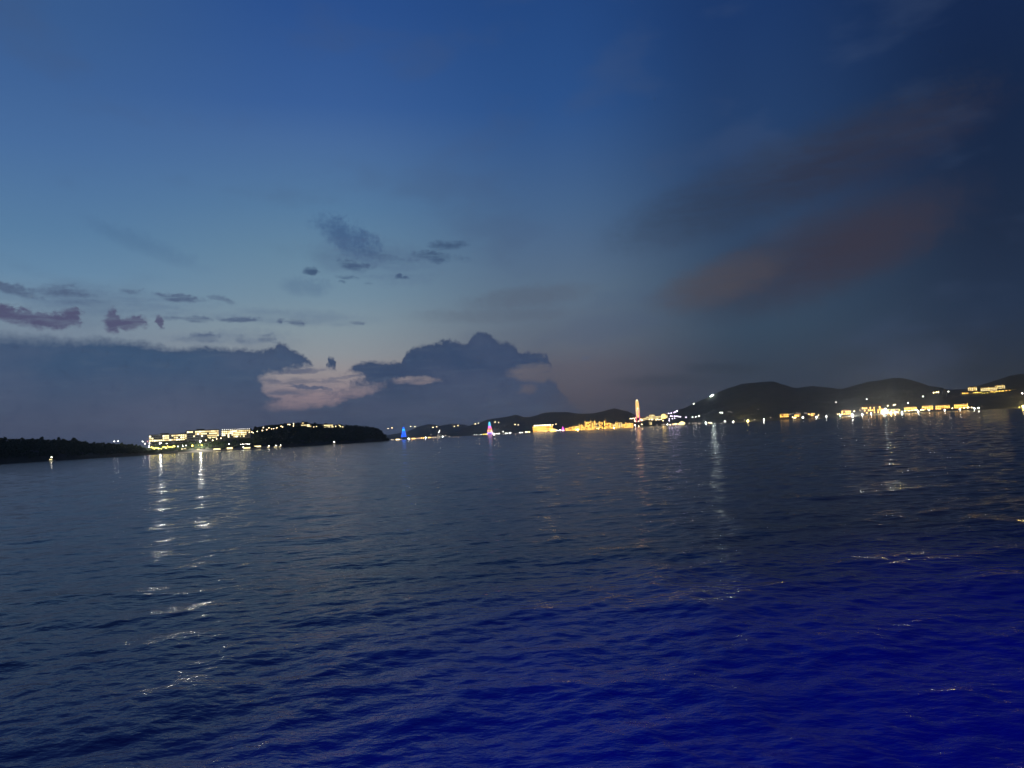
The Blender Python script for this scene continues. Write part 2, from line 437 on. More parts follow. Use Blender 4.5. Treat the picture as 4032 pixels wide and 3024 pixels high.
# ------------------------------------------------------------------ sea
def build_sea():
    rr = [6.0]
    while rr[-1] < 7000.0: rr.append(rr[-1] + 0.05 + 0.0035 * rr[-1])
    rr = np.array(rr); az = np.radians(np.linspace(-50, 50, 600))
    rg, ag = np.meshgrid(rr, az, indexing='ij')
    x = rg * np.sin(ag); y = rg * np.cos(ag)
    sp_ = np.maximum(0.05 + 0.0035 * rg, rg * (az[1] - az[0]) * 0.6)
    z = np.zeros_like(x); dx = np.zeros_like(x); dy = np.zeros_like(x)
    edge_f = np.clip((50 - np.abs(np.degrees(ag))) / 3.0, 0, 1) * np.clip((rg - 6) / 3.0, 0, 1)
    nw = 84; lam = np.exp(rng.uniform(math.log(0.42), math.log(17.0), nw))
    for l in lam:
        s = 0.112 * math.sqrt(2.0 / nw) * (0.85 if l > 1.2 else 1.05) * (0.34 if l > 6 else 1.0)
        th = math.radians(rng.normal(-78 if rng.random() < 0.42 else (-150 if rng.random() < 0.6 else -10), 48 if l < 3 else 30))
        kx, ky = math.cos(th), math.sin(th); k = 2 * math.pi / l; a = s / k
        w = np.clip((l / sp_ - 2.2) / 2.5, 0, 1) * edge_f
        ph = k * (kx * x + ky * y) + rng.uniform(0, 2 * math.pi)
        z += w * a * np.sin(ph)
        c = w * a * 0.85 * np.cos(ph); dx += kx * c; dy += ky * c
    # gusts: patches of rougher and calmer water
    x2, y2 = x + dx, y + dy
    nr, na = x.shape
    verts = np.stack([x2, y2, z], -1).reshape(-1, 3)
    i = np.arange(nr - 1)[:, None] * na + np.arange(na - 1)[None, :]
    faces = np.stack([i, i + 1, i + na + 1, i + na], -1).reshape(-1, 4)
    # calm water out to the haze on every side: rings outside the detailed fan
    ex_v, ex_f = [], []
    base = len(verts)
    ang = np.radians(np.concatenate([np.linspace(-50, 50, 41), np.linspace(56, 304, 42)]))
    rings = [0.0, 6.0, 60.0, 600.0, 7000.0, 10000.0, 16500.0]
    rings[4] = float(rr[-1])
    n = len(ang)
    for r_ in rings[1:]:
        for a in ang: ex_v.append((r_ * math.sin(a), r_ * math.cos(a), 0.0))
    ex_v.append((0, 0, 0)); cen = base + len(ex_v) - 1
    for j in range(n):
        j2 = (j + 1) % n
        ex_f.append((cen, cen, base + j2, base + j))
        for q in range(len(rings) - 2):
            if q < 3 and j < 40: continue
            o = base + q * n; ex_f.append((o + j, o + j2, o + n + j2, o + n + j))
    tri = [(f[0], f[3], f[2]) for f in ex_f if f[0] == f[1]]
    qd = [f for f in ex_f if f[0] != f[1]]
    def up(f):                                                # keep every ring face turned to the sky
        p = [ex_v[q - base] for q in f[:3]]
        return (p[1][0] - p[0][0]) * (p[2][1] - p[0][1]) - (p[1][1] - p[0][1]) * (p[2][0] - p[0][0]) > 0
    tri = [f if up(f) else f[::-1] for f in tri]; qd = [f if up(f) else f[::-1] for f in qd]
    allv = np.concatenate([verts, np.array(ex_v)])
    me = bpy.data.meshes.new('sea')
    me.vertices.add(len(allv)); me.vertices.foreach_set('co', allv.astype(np.float32).ravel())
    quads = np.concatenate([faces, np.array(qd)]); tri = np.array(tri)
    loops = np.concatenate([quads.ravel(), tri.ravel()]).astype(np.int32)
    me.loops.add(len(loops)); me.loops.foreach_set('vertex_index', loops)
    npoly = len(quads) + len(tri); me.polygons.add(npoly)
    starts = np.concatenate([np.arange(len(quads)) * 4, len(quads) * 4 + np.arange(len(tri)) * 3]).astype(np.int32)
    me.polygons.foreach_set('loop_start', starts)
    me.polygons.foreach_set('use_smooth', np.ones(npoly, bool))
    me.update(calc_edges=True); me.validate()
    mt, nt, p = new_mat('sea_water')
    p.inputs['Roughness'].default_value = 0.08; p.inputs['IOR'].default_value = 1.24
    geo = nt.nodes.new('ShaderNodeNewGeometry')
    def tn(sc_, det, st):
        mp = nt.nodes.new('ShaderNodeMapping'); mp.inputs['Scale'].default_value = st
        mp.inputs['Rotation'].default_value = (0, 0, R(12))
        nt.links.new(geo.outputs['Position'], mp.inputs[0])
        t = nt.nodes.new('ShaderNodeTexNoise'); t.inputs['Scale'].default_value = sc_; t.inputs['Detail'].default_value = det
        t.inputs['Roughness'].default_value = 0.55
        nt.links.new(mp.outputs[0], t.inputs['Vector']); return t
    b1 = nt.nodes.new('ShaderNodeBump'); b1.inputs['Distance'].default_value = 0.10; b1.inputs['Strength'].default_value = 0.5
    nt.links.new(tn(2.6, 3, (0.75, 1.15, 1)).outputs['Fac'], b1.inputs['Height'])
    b2 = nt.nodes.new('ShaderNodeBump'); b2.inputs['Distance'].default_value = 0.55; b2.inputs['Strength'].default_value = 0.30
    nt.links.new(tn(0.45, 2, (0.6, 1.2, 1)).outputs['Fac'], b2.inputs['Height']); nt.links.new(b1.outputs[0], b2.inputs['Normal'])
    nt.links.new(b2.outputs[0], p.inputs['Normal'])
    # water colour: slate out in the bay; close by, a tone-mapping blue cast painted in
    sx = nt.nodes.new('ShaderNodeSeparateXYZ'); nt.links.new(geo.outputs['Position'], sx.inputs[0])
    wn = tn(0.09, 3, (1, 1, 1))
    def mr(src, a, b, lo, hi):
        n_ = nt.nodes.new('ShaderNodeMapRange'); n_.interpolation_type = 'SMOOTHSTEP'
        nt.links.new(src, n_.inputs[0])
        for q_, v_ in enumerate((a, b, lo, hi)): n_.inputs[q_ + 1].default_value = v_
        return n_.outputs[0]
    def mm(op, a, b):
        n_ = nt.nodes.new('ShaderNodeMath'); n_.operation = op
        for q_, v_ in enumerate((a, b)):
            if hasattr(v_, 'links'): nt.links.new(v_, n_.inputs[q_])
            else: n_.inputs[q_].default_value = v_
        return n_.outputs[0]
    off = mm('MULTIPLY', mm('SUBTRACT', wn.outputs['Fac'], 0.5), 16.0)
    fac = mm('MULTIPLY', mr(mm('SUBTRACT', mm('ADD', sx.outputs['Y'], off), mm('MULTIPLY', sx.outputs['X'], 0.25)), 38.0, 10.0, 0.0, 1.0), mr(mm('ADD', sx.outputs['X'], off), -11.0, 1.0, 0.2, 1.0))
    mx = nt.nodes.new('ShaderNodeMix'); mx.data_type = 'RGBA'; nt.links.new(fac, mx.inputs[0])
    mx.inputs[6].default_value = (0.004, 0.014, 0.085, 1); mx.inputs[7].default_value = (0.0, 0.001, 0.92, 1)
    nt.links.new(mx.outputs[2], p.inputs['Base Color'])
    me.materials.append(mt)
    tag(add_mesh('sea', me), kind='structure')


build_sea()

# ------------------------------------------------------------------ hills and headlands
class Hill:
    """shore and ridge as functions of azimuth; the slope between them is one smooth profile"""
    def __init__(self, ridge, shore_d, ridge_d, bump, power=1.25, lower=0.0, beach=1.2):
        a = sorted((azel(x, y + lower)[0], math.tan(R(azel(x, y + lower)[1])), x) for x, y in ridge)
        self.az = np.array([q[0] for q in a]); self.te = np.array([q[1] for q in a]); xs = np.array([q[2] for q in a])
        self.sd = np.interp(xs, *zip(*shore_d)); self.rd = np.interp(xs, *zip(*ridge_d))
        self.bump, self.power, self.beach = bump, power, beach
    def col(self, az):
        sd = float(np.interp(az, self.az, self.sd)); rd = float(np.interp(az, self.az, self.rd)); te = float(np.interp(az, self.az, self.te))
        return sd, rd, max(te * rd + CAM.z, 0.5)
    def z(self, t, H):
        return self.beach * min(t * 12, 1.0) + max(H - self.beach, 0.2) * (t ** self.power) * (1 - 0.18 * t * (1 - t) * 4 * 0.5)
    def place(self, px, py):
        """where the ray through a photo pixel meets the slope"""
        d = ray(px, py); az = math.degrees(math.atan2(d.x, d.y)); te = d.z / math.hypot(d.x, d.y)
        sd, rd, H = self.col(az); best = 1.0
        for i in range(0, 201):
            t = i / 200; dd = sd + (rd - sd) * t
            if (self.z(t, H) - CAM.z) / dd >= te: best = t; break
        dd = sd + (rd - sd) * best
        return Vector((dd * math.sin(R(az)), dd * math.cos(R(az)), self.z(best, H))), dd
    def build(self, name, mat, n_az, n_t, back=0.8, label=None):
        v, f = [], []
        ts = [-0.03] + [i / n_t for i in range(n_t + 1)] + [1 + back * 0.35, 1 + back * 0.7, 1 + back]
        for az in np.linspace(self.az[0], self.az[-1], n_az):
            sd, rd, H = self.col(az)
            for t in ts:
                dd = sd + (rd - sd) * t
                x, y = dd * math.sin(R(az)), dd * math.cos(R(az))
                if t < 0: z = -1.2
                elif t <= 1: z = self.z(t, H)
                else: z = H * (1 - (t - 1) / back) ** 1.2 - 0.8
                if 0 < t < 1.01:
                    nz = mnoise.fractal(Vector((x, y, 0)) * self.bump[1], 1.0, 2.0, 4)
                    z += nz * self.bump[0] * min(1, t * 4) * (0.45 if t > 0.95 else 1.0) * min(1, H / 60)
                v.append((x, y, z))
        m_ = len(ts)
        for i in range(n_az - 1):
            for j in range(m_ - 1): f.append((i * m_ + j, (i + 1) * m_ + j, (i + 1) * m_ + j + 1, i * m_ + j + 1))
        me = bpy.data.meshes.new(name); me.from_pydata(v, [], f); me.materials.append(mat)
        me.polygons.foreach_set('use_smooth', [True] * len(me.polygons))
        self.obj = tag(add_mesh(name, me), kind='structure')
        return self


hillA = Hill([(-700, 1700), (-400, 1706), (0, 1713), (32, 1720), (120, 1720), (234, 1723), (275, 1727), (291, 1724), (332, 1728), (358, 1736), (396, 1737), (449, 1739),
              (506, 1740), (538, 1744), (557, 1749), (582, 1758), (617, 1766), (660, 1776)],
             [(-700, 1000), (0, 1090), (340, 1250), (660, 1470)], [(-700, 1150), (0, 1260), (340, 1420), (660, 1540)], (3.0, 0.02), 0.6, lower=16).build('headland', M['soil'], 220, 24)
hillB = Hill([(560, 1772), (600, 1752), (700, 1744), (800, 1727), (850, 1717), (900, 1710), (960, 1703), (985, 1697), (1035, 1685), (1100, 1677), (1160, 1671), (1200, 1668), (1260, 1675),
              (1350, 1679), (1400, 1680), (1440, 1683), (1480, 1690), (1500, 1699), (1512, 1713), (1522, 1726), (1532, 1736)],
             [(560, 1450), (1000, 1450), (1200, 1650), (1440, 2050), (1532, 2320)], [(560, 1640), (900, 1700), (1200, 1960), (1440, 2330), (1532, 2360)], (3.0, 0.02), 0.85, beach=1.6).build('headland', M['soil'], 260, 26)
hillF = Hill([(1400, 1725), (1520, 1716), (1600, 1700), (1650, 1678), (1690, 1668), (1730, 1676), (1780, 1668), (1830, 1672), (1900, 1690), (2000, 1700)],
             [(1400, 2900), (1600, 3200), (1760, 4500), (2000, 5600)], [(1400, 9800), (2000, 9800)], (18, 0.002), 1.9).build('hill', M['hill'], 120, 20)
hillC = Hill([(1700, 1722), (1740, 1719), (1762, 1715), (1794, 1698), (1828, 1684), (1862, 1671), (1896, 1661), (1925, 1650), (1963, 1645), (2000, 1640), (2015, 1637), (2030, 1634), (2042, 1636), (2062, 1643),
              (2084, 1643), (2114, 1634), (2142, 1626), (2165, 1623), (2222, 1621), (2240, 1623), (2263, 1628), (2289, 1630), (2330, 1628), (2372, 1620), (2404, 1611), (2417, 1607), (2439, 1612),
              (2472, 1620), (2490, 1629), (2501, 1634), (2540, 1648), (2600, 1662), (2680, 1672)],
             [(1700, 6000), (1900, 5700), (2100, 5500), (2300, 5300), (2680, 5200)], [(1700, 7200), (2680, 7200)], (10, 0.004), 1.6).build('hill', M['hill'], 320, 30)
hillD = Hill([(2440, 1684), (2480, 1674), (2520, 1660), (2560, 1648), (2600, 1638), (2635, 1626), (2671, 1615), (2693, 1609), (2711, 1600), (2734, 1590), (2753, 1580), (2772, 1571), (2790, 1565), (2816, 1550),
              (2841, 1539), (2872, 1526), (2899, 1520), (2922, 1513), (2971, 1508), (3007, 1503), (3040, 1501), (3054, 1503), (3076, 1511), (3100, 1517), (3122, 1524), (3138, 1526), (3173, 1521), (3199, 1519),
              (3234, 1523), (3275, 1528), (3295, 1532), (3317, 1532), (3342, 1524), (3376, 1516), (3413, 1506), (3450, 1501), (3492, 1493), (3522, 1489), (3560, 1491), (3595, 1499), (3635, 1511), (3660, 1519),
              (3710, 1525), (3722, 1532), (3754, 1535), (3805, 1534), (3900, 1530), (4032, 1522), (4200, 1500), (4500, 1490), (4900, 1520)],
             [(2440, 5250), (2700, 5050), (3300, 4700), (4032, 4500), (4900, 4300)], [(2440, 6300), (2700, 6300), (3300, 6300), (4900, 6000)], (12, 0.004), 1.45).build('hill', M['hill'], 460, 34)
hillE = Hill([(3700, 1560), (3800, 1534), (3849, 1520), (3892, 1507), (3935, 1493), (3978, 1479), (4018, 1473), (4100, 1465), (4300, 1470), (4700, 1500)],
             [(3700, 6200), (4700, 6000)], [(3700, 7600), (4700, 7400)], (12, 0.004), 1.3).build('hill', M['hill'], 160, 20)


# ------------------------------------------------------------------ trees
def crown_mesh(seed, h, r, n, squash=1.0):
    """leaf-clump faces scattered through a lumpy crown volume"""
    rg = random.Random(seed); mb = MB()
    lobes = [(rg.uniform(-.5, .5) * r, rg.uniform(-.5, .5) * r, h * rg.uniform(0.5, 0.85), r * rg.uniform(0.45, 0.75)) for _ in range(6)]
    for i in range(n):
        lx, ly, lz, lr = rg.choice(lobes)
        a, b = rg.uniform(0, 2 * math.pi), math.asin(rg.uniform(-0.8, 1))
        q = lr * rg.uniform(0.55, 1.05)
        c = Vector((lx + q * math.cos(b) * math.cos(a), ly + q * math.cos(b) * math.sin(a), lz + q * math.sin(b) * 0.8 * squash))
        u = Vector((rg.uniform(-1, 1), rg.uniform(-1, 1), rg.uniform(-1, 1))).normalized()
        w = u.cross(Vector((rg.uniform(-1, 1), rg.uniform(-1, 1), rg.uniform(-1, 1)))).normalized()
        s = r * rg.uniform(0.18, 0.34)
        mb.quad(c - u * s, c + w * s * 0.7, c + u * s, c - w * s * 0.7)
    return mb


def palm_mesh(seed, h, r):
    rg = random.Random(seed); mb = MB()
    for i in range(12):
        a = 2 * math.pi * i / 12 + rg.uniform(-.2, .2); up = rg.uniform(0.1, 0.7)
        p0 = Vector((0, 0, h)); dr = Vector((math.cos(a), math.sin(a), 0)); sd = Vector((-math.sin(a), math.cos(a), 0))
        p1 = p0 + dr * r * 0.5 + Vector((0, 0, r * 0.35 * up)); p2 = p0 + dr * r + Vector((0, 0, -r * (0.45 - 0.4 * up)))
        w = r * 0.13
        mb.quad(p0 - sd * w * .3, p0 + sd * w * .3, p1 + sd * w, p1 - sd * w); mb.quad(p1 - sd * w, p1 + sd * w, p2 + sd * w * .15, p2 - sd * w * .15)
    return mb


crowns = [crown_mesh(50 + i, 9.0, 4.2, 150).mesh('crown', M['leaf']) for i in range(5)]
trunks = [MB().tube((0, 0, -2), (0.2 * (i - 2), 0.1, 5.2), 0.35, 0.16, 6).tube((0.1 * (i - 2), 0, 3.2), (1.3, 0.5 * (i - 2), 6.0), 0.15, 0.07, 5)
          .tube((0.1 * (i - 2), 0, 3.6), (-1.2, 0.4, 6.3), 0.15, 0.07, 5).mesh('trunk', M['bark']) for i in range(5)]
palmc = [palm_mesh(80 + i, 8.6, 3.4).mesh('crown', M['leaf2']) for i in range(3)]
palmt = [MB().tube((0, 0, -2), (0.3 * (i - 1), 0.1, 4.5), 0.28, 0.2, 6).tube((0.3 * (i - 1), 0.1, 4.5), (0.1, 0, 8.7), 0.2, 0.14, 6).mesh('trunk', M['bark']) for i in range(3)]


def tree(p, s, label, group, kind='tree'):
    i = random.randrange(5)
    if kind == 'palm_tree': c, t = palmc[i % 3], palmt[i % 3]
    else: c, t = crowns[i], trunks[i]
    o = root(kind, p, label, 'palm tree' if kind == 'palm_tree' else 'tree', group, random.uniform(0, 6.28))
    o.scale = (s, s, s * random.uniform(0.9, 1.15))
    add_mesh('crown', c, o); add_mesh('trunk', t, o)
    return o


def woodland(hill, name, x0, x1, n, smin, smax, skip=None, seed=3):
    """continuous canopy over a slope: uneven leafy clumps joined as one mass"""
    rg = random.Random(seed); V, F = [], []
    base = [crown_mesh(200 + i, 6.0, 4.6, 34) for i in range(6)]
    arrs = [np.array(b.v) for b in base]; off = 0
    for _ in range(n):
        px = rg.uniform(x0, x1); az = azel(px, 1740)[0]; sd, rd, H = hill.col(az)
        t = rg.uniform(0.03, 1.02) ** 0.9; dd = sd + (rd - sd) * t
        z = hill.z(min(t, 1), H)
        if skip and skip(px, t, z): continue
        k = rg.randrange(6); s = rg.uniform(smin, smax); a = rg.uniform(0, 6.28)
        va = arrs[k] * s; c, sn = math.cos(a), math.sin(a)
        w = np.stack([va[:, 0] * c - va[:, 1] * sn + dd * math.sin(R(az)), va[:, 0] * sn + va[:, 1] * c + dd * math.cos(R(az)), va[:, 2] * 0.9 + z - 1.4 * s], -1)
        V.append(w); F.append(np.arange(len(w)).reshape(-1, 4) + off); off += len(w)
    v = np.concatenate(V); f = np.concatenate(F)
    me = bpy.data.meshes.new(name); me.from_pydata(v.tolist(), [], f.tolist()); me.materials.append(M['leaf'])
    tag(add_mesh(name, me), kind='stuff')


woodland(hillA, 'woodland', -420, 640, 2600, 0.5, 0.85, seed=4)
woodland(hillB, 'woodland', 1000, 1528, 2600, 0.6, 1.15, skip=lambda px, t, z: z < 3.0 and px < 1100, seed=5)
woodland(hillB, 'woodland', 565, 1010, 900, 0.5, 0.95, skip=lambda px, t, z: z < 3.0 or t > 0.5, seed=6)

# ------------------------------------------------------------------ lamps
lamp_r = {'s': 1.0, 'm': 1.35, 'l': 1.9}
_lm = {}


def lamp_meshes(mat, r, pole_h, pole_r):
    key = (mat, round(r, 2), pole_h, pole_r)
    if key not in _lm:
        _lm[key] = (MB().ball((0, 0, pole_h), r, None, 10, 6).mesh('lamp_head', M[mat], True),
                    MB().tube((0, 0, -3), (0, 0, pole_h - r * 0.9), pole_r, pole_r * 0.6, 6).mesh('pole', M['steel']))
    return _lm[key]


def lamp(hill, px, py, mat, size, label, group, name='lamp', cat='lamp', pole=None):
    near = hill in (hillA, hillB)
    if mat == 'f_white' and size < 2.6: mat = 'f_small'
    elif mat == 'f_white': mat = 'f_big'
    big = mat.startswith('f_')
    r = size * (0.42 if near else 1.0)
    pole = pole or ((12.0 if near else 16.0) if big else (4.0 if near else 7.0))
    d_guess = 1600 if near else 5200
    p, dd = hill.place(px, py + pole * FPX / d_guess)
    dr = ray(px, py); sc_ = dd / math.hypot(dr.x, dr.y)
    if not near: r *= dd / 5000.0 * (1.0 if big else 0.85)
    ztop = max(CAM.z + dr.z * sc_, r + 0.8)
    ph = max(ztop - p.z, r * 1.6 + 0.3)
    ph = round(ph * 2) / 2
    head, pl = lamp_meshes(mat, r, ph, 0.12 if near else 0.25)
    o = root(name, (p.x, p.y, ztop - ph), label, cat, group)
    add_mesh('pole', pl, o); add_mesh('lamp_head', head, o)
    return o


def lamp_row(hill, pts, mat, size, fmt, group, name='lamp', cat='lamp', pole=None):
    """fmt holds {o} for the ordinal counted from the landmark it names"""
    for i, (px, py) in enumerate(pts):
        lamp(hill, px, py, mat, size, fmt.format(o=ORD[i]) if len(pts) > 1 else fmt.format(o='lone'), group, name, cat, pole)


def Z(ox, oy, s, *pts):          # pixel lists read off enlargements of the photo
    return [(ox + x / s, oy + y / s) for x, y in pts]


z1 = lambda *p: Z(0, 1620, 3.16, *p)
z2 = lambda *p: Z(540, 1640, 6.144, *p)
z3 = lambda *p: Z(820, 1630, 5.82, *p)
z4 = lambda *p: Z(1100, 1630, 4.424, *p)
z5 = lambda *p: Z(1500, 1620, 4.424, *p)
z8 = lambda *p: Z(1780, 1580, 5.53, *p)
z9 = lambda *p: Z(2050, 1550, 5.53, *p)
z10 = lambda *p: Z(2400, 1540, 5.53, *p)
z11 = lambda *p: Z(2700, 1480, 5.53, *p)
z12 = lambda *p: Z(3000, 1480, 4.916, *p)
z13 = lambda *p: Z(3350, 1500, 6.32, *p)
z14 = lambda *p: Z(3650, 1460, 5.79, *p)

# --- left headlands
lamp_row(hillA, [(450, 1738), (465, 1737)], 'l_white', 1.2, '{o} of two white lamps on top of the dark wooded point', 'lamps on the dark wooded point')
lamp_row(hillB, z2((135, 605), (190, 660), (300, 645), (295, 700), (290, 745)), 'l_white', 1.3, '{o} white lamp beyond the dark point, left of the lit hotel', 'work lamps beside the hotel')
lamp(hillB, *z2((252, 605))[0], 'l_red', 1.3, 'pinkish red lamp beyond the dark point beside the lit hotel', 'work lamps beside the hotel')
lamp_row(hillB, z2((350, 745), (390, 755), (420, 785), (450, 760), (485, 765), (520, 775), (590, 780), (630, 742), (665, 735), (700, 757), (740, 720), (775, 742), (810, 735), (850, 742), (885, 712), (905, 722)),
         'l_garden', 1.9, '{o} yellow garden lamp below the long hotel, counted from the dark point', 'yellow garden lamps below the hotel', 'garden_lamp')
lamp_row(hillB, z2((715, 655), (990, 722), (1105, 690), (1110, 718), (1185, 700)), 'l_white', 1.2, '{o} white lamp among trees between the two floodlight masts', 'white lamps among the trees')
lamp_row(hillB, z2((1335, 700), (1340, 718), (1480, 695), (1520, 690), (1560, 694)), 'l_garden', 1.9, '{o} yellow lamp by the second hotel floodlight mast', 'yellow lamps by the second mast', 'garden_lamp')
lamp_row(hillB, z2((1665, 575), (1825, 545), (1830, 575), (1925, 540), (2030, 525)), 'l_warm', 1.5, '{o} warm lamp below the right end of the balconied hotel', 'warm lamps below the hotel')
FLOOD_G = 'floodlight masts in front of the hotel'
lamp(hillB, *z2((560, 640))[0], 'f_hotel', 2.3, 'bright white floodlight on a mast below the long low hotel', FLOOD_G, 'floodlight', 'floodlight', 16)
lamp(hillB, *z2((1530, 595))[0], 'f_hotel', 2.3, 'bright white floodlight on a mast lighting green trees', FLOOD_G, 'floodlight', 'floodlight', 16)
lamp_row(hillB, z3((1000, 415), (1030, 428), (1122, 400)), 'l_warm', 1.3, '{o} warm lamp just right of the white-topped hotel block', 'ridge road lamps')
lamp_row(hillB, z3((1243, 380), (1265, 312), (1342, 360), (1392, 318), (1452, 345), (1500, 338), (1570, 315), (1672, 280), (1708, 298), (1828, 240), (1868, 243), (1952, 275), (1958, 225)),
         'l_warm', 1.5, '{o} warm lamp up the ridge from the white-topped hotel block', 'ridge road lamps', 'street_lamp')
lamp_row(hillB, z4((600, 226), (650, 215)), 'l_warm', 1.1, '{o} warm lamp between the two ridge villas', 'ridge road lamps', 'street_lamp')
lamp_row(hillB, z4((945, 228), (985, 215), (1045, 200), (1065, 218), (1105, 225)), 'l_warm', 1.3, '{o} warm lamp right of the wide ridge villa', 'ridge road lamps', 'street_lamp')
lamp(hillB, *z4((955, 485))[0], 'l_white', 1.9, 'single white beacon low on the dark headland above the water', None, 'beacon', 'beacon', 3.0)
lamp_row(hillB, z3((750, 695), (790, 690), (820, 690), (860, 688), (895, 688), (935, 692), (950, 690)), 'l_white', 0.8, '{o} lamp in the row above the beach huts', 'lamps above the beach huts')
lamp_row(hillB, z3((478, 690), (805, 760)), 'l_white', 1.3, '{o} small white lamp near the beach huts', 'lamps above the beach huts')

# --- far shore below the two cable car pylons
lamp_row(hillF, z5((185, 492), (210, 490), (350, 485)), 'l_dim', 2.2, '{o} dim shore light left of the blue pylon', 'far shore lights')
lamp_row(hillF, z5((270, 490), (295, 489), (315, 487)), 'l_warm', 2.4, '{o} rosy shore light left of the blue pylon', 'far shore lights')
lamp_row(hillF, z5((625, 468), (650, 465), (670, 465), (893, 452), (922, 447), (955, 450), (993, 442), (1025, 435), (1125, 420), (1190, 435), (995, 412), (870, 405)), 'l_dim', 2.2,
         '{o} dim shore light between the blue pylon and the sloping hill', 'far shore lights')
lamp_row(hillF, z5((545, 478), (560, 478), (578, 475), (592, 475), (705, 466), (740, 462), (835, 456), (855, 453)), 'l_orange', 2.4, '{o} orange shore light right of the blue pylon', 'far shore lights')
lamp_row(hillF, z5((1005, 368), (1022, 340)), 'l_white', 2.0, '{o} white lamp up the faint slope right of the blue pylon', 'far shore lights')
lamp(hillF, *z5((487, 483))[0], 'f_white', 2.6, 'bright white floodlight at the foot of the blue pylon', 'shore floodlights', 'floodlight', 'floodlight', 8)
lamp(hillF, *z5((780, 465))[0], 'f_white', 2.3, 'bright white floodlight on the far shore midway right of the blue pylon', 'shore floodlights', 'floodlight', 'floodlight', 8)
lamp(hillF, *z5((1077, 437))[0], 'f_white', 1.5, 'white light with violet edge at the foot of the sloping hill', 'shore floodlights', 'floodlight', 'floodlight', 6)
lamp(hillC, *z5((1483, 427))[0], 'f_white', 2.0, 'bright white light alone on the shore left of the rainbow pylon', 'shore floodlights', 'floodlight', 'floodlight', 6)
lamp(hillC, *z5((1970, 395))[0], 'f_white', 2.6, 'bright white floodlight close right of the rainbow pylon', 'shore floodlights', 'floodlight', 'floodlight', 8)
lamp_row(hillC, z5((1550, 418), (1625, 410), (1668, 408), (1725, 405), (1745, 401)), 'l_white', 2.0, '{o} white shore lamp between the lone white light and the rainbow pylon', 'lamps left of the rainbow pylon', 'street_lamp')
lamp_row(hillC, z5((1785, 397), (1805, 398), (1822, 397), (1838, 396), (1855, 396)), 'l_yellow', 2.3, '{o} yellow lamp at the left foot of the rainbow pylon', 'lamps left of the rainbow pylon', 'street_lamp')
lamp_row(hillC, z5((2020, 390), (2060, 388)) + z8((1115, 662), (1170, 698), (1195, 700), (1248, 692), (1275, 690), (1475, 680), (1530, 680)), 'l_white', 2.0,
         '{o} white shore lamp right of the rainbow pylon', 'lamps right of the rainbow pylon', 'street_lamp')
lamp_row(hillC, z8((1600, 668), (1620, 667), (1645, 666), (1685, 665)), 'l_warm', 2.4, '{o} warm shore lamp left of the golden colonnade hotel', 'lamps beside the colonnade hotel', 'street_lamp')

# --- in front of the golden park
lamp_row(hillC, z9((790, 800), (815, 802), (850, 795), (870, 790)), 'l_white', 2.0, '{o} white shore lamp left of the pink pointed pavilion', 'lamps by the pink pavilion', 'street_lamp')
PF = 'floodlights in front of the golden town'
lamp(hillC, *z9((1243, 790))[0], 'f_town', 2.0, 'golden floodlight in front of the low left end of the golden town', PF, 'floodlight', 'floodlight', 8)
lamp(hillC, *z9((1703, 765))[0], 'f_town', 2.0, 'golden floodlight below the tall keep of the golden town', PF, 'floodlight', 'floodlight', 8)
lamp(hillC, *z9((2030, 745))[0], 'f_town', 2.2, 'golden floodlight in front of the right half of the golden town', PF, 'floodlight', 'floodlight', 8)
lamp(hillD, *z10((560, 745))[0], 'f_white', 1.9, 'white light at the right end of the golden town waterfront', 'shore floodlights', 'floodlight', 'floodlight', 8)
lamp_row(hillD, z10((640, 760), (705, 722), (630, 660)), 'l_warm', 2.4, '{o} warm lamp just right of the golden town waterfront', 'lamps below the wheel', 'street_lamp')
lamp_row(hillD, z10((450, 600), (475, 600), (500, 596), (537, 590), (577, 585)), 'l_warm', 2.3, '{o} warm lamp left of the wheel foot', 'lamps below the wheel', 'street_lamp')
lamp_row(hillD, z10((525, 680), (545, 628), (560, 662), (575, 655), (660, 635), (680, 615), (705, 640), (710, 625)), 'l_warm', 2.2, '{o} warm lamp below the wheel', 'lamps below the wheel', 'street_lamp')
lamp_row(hillD, z10((820, 622), (870, 620), (915, 622), (940, 618), (1015, 625), (1040, 612), (1075, 620), (1100, 618), (1130, 612), (1170, 642)), 'l_warm', 2.2, '{o} lamp in the row under the ridge hotel', 'lamps under the ridge hotel', 'street_lamp')
lamp_row(hillD, z10((1290, 485), (1345, 478), (1410, 468), (1440, 448), (1458, 440), (1475, 430)), 'l_purple', 2.2, '{o} lilac lamp climbing the slope right of the ridge hotel', 'lilac lamps on the slope', 'street_lamp')
lamp_row(hillD, z10((1328, 540), (1362, 545), (1413, 545), (1450, 545), (1488, 548), (1512, 555), (1545, 560), (1665, 572)), 'l_purple', 2.2, '{o} lilac lamp in the level row right of the ridge hotel dome', 'lilac lamps on the slope', 'street_lamp')
lamp_row(hillD, z10((1300, 605), (1300, 645), (1368, 597), (1418, 587)), 'l_purple', 2.0, '{o} lilac lamp below the level lilac row', 'lilac lamps on the slope', 'street_lamp')
lamp_row(hillD, z10((1810, 565), (1878, 558), (1948, 545)), 'l_white', 2.2, '{o} of three white lamps low on the big hill', 'lamps low on the big hill', 'street_lamp')
lamp_row(hillD, z10((1035, 735), (1140, 728), (1170, 724), (1200, 722), (1285, 722)), 'l_dim', 2.0, '{o} dim lamp on the shore under the ridge hotel', 'dim lamps along the right shore', 'street_lamp')
lamp(hillD, *z10((1258, 722))[0], 'f_white', 1.6, 'small white floodlight on the shore below the lilac lamps', 'shore floodlights', 'floodlight', 'floodlight', 6)
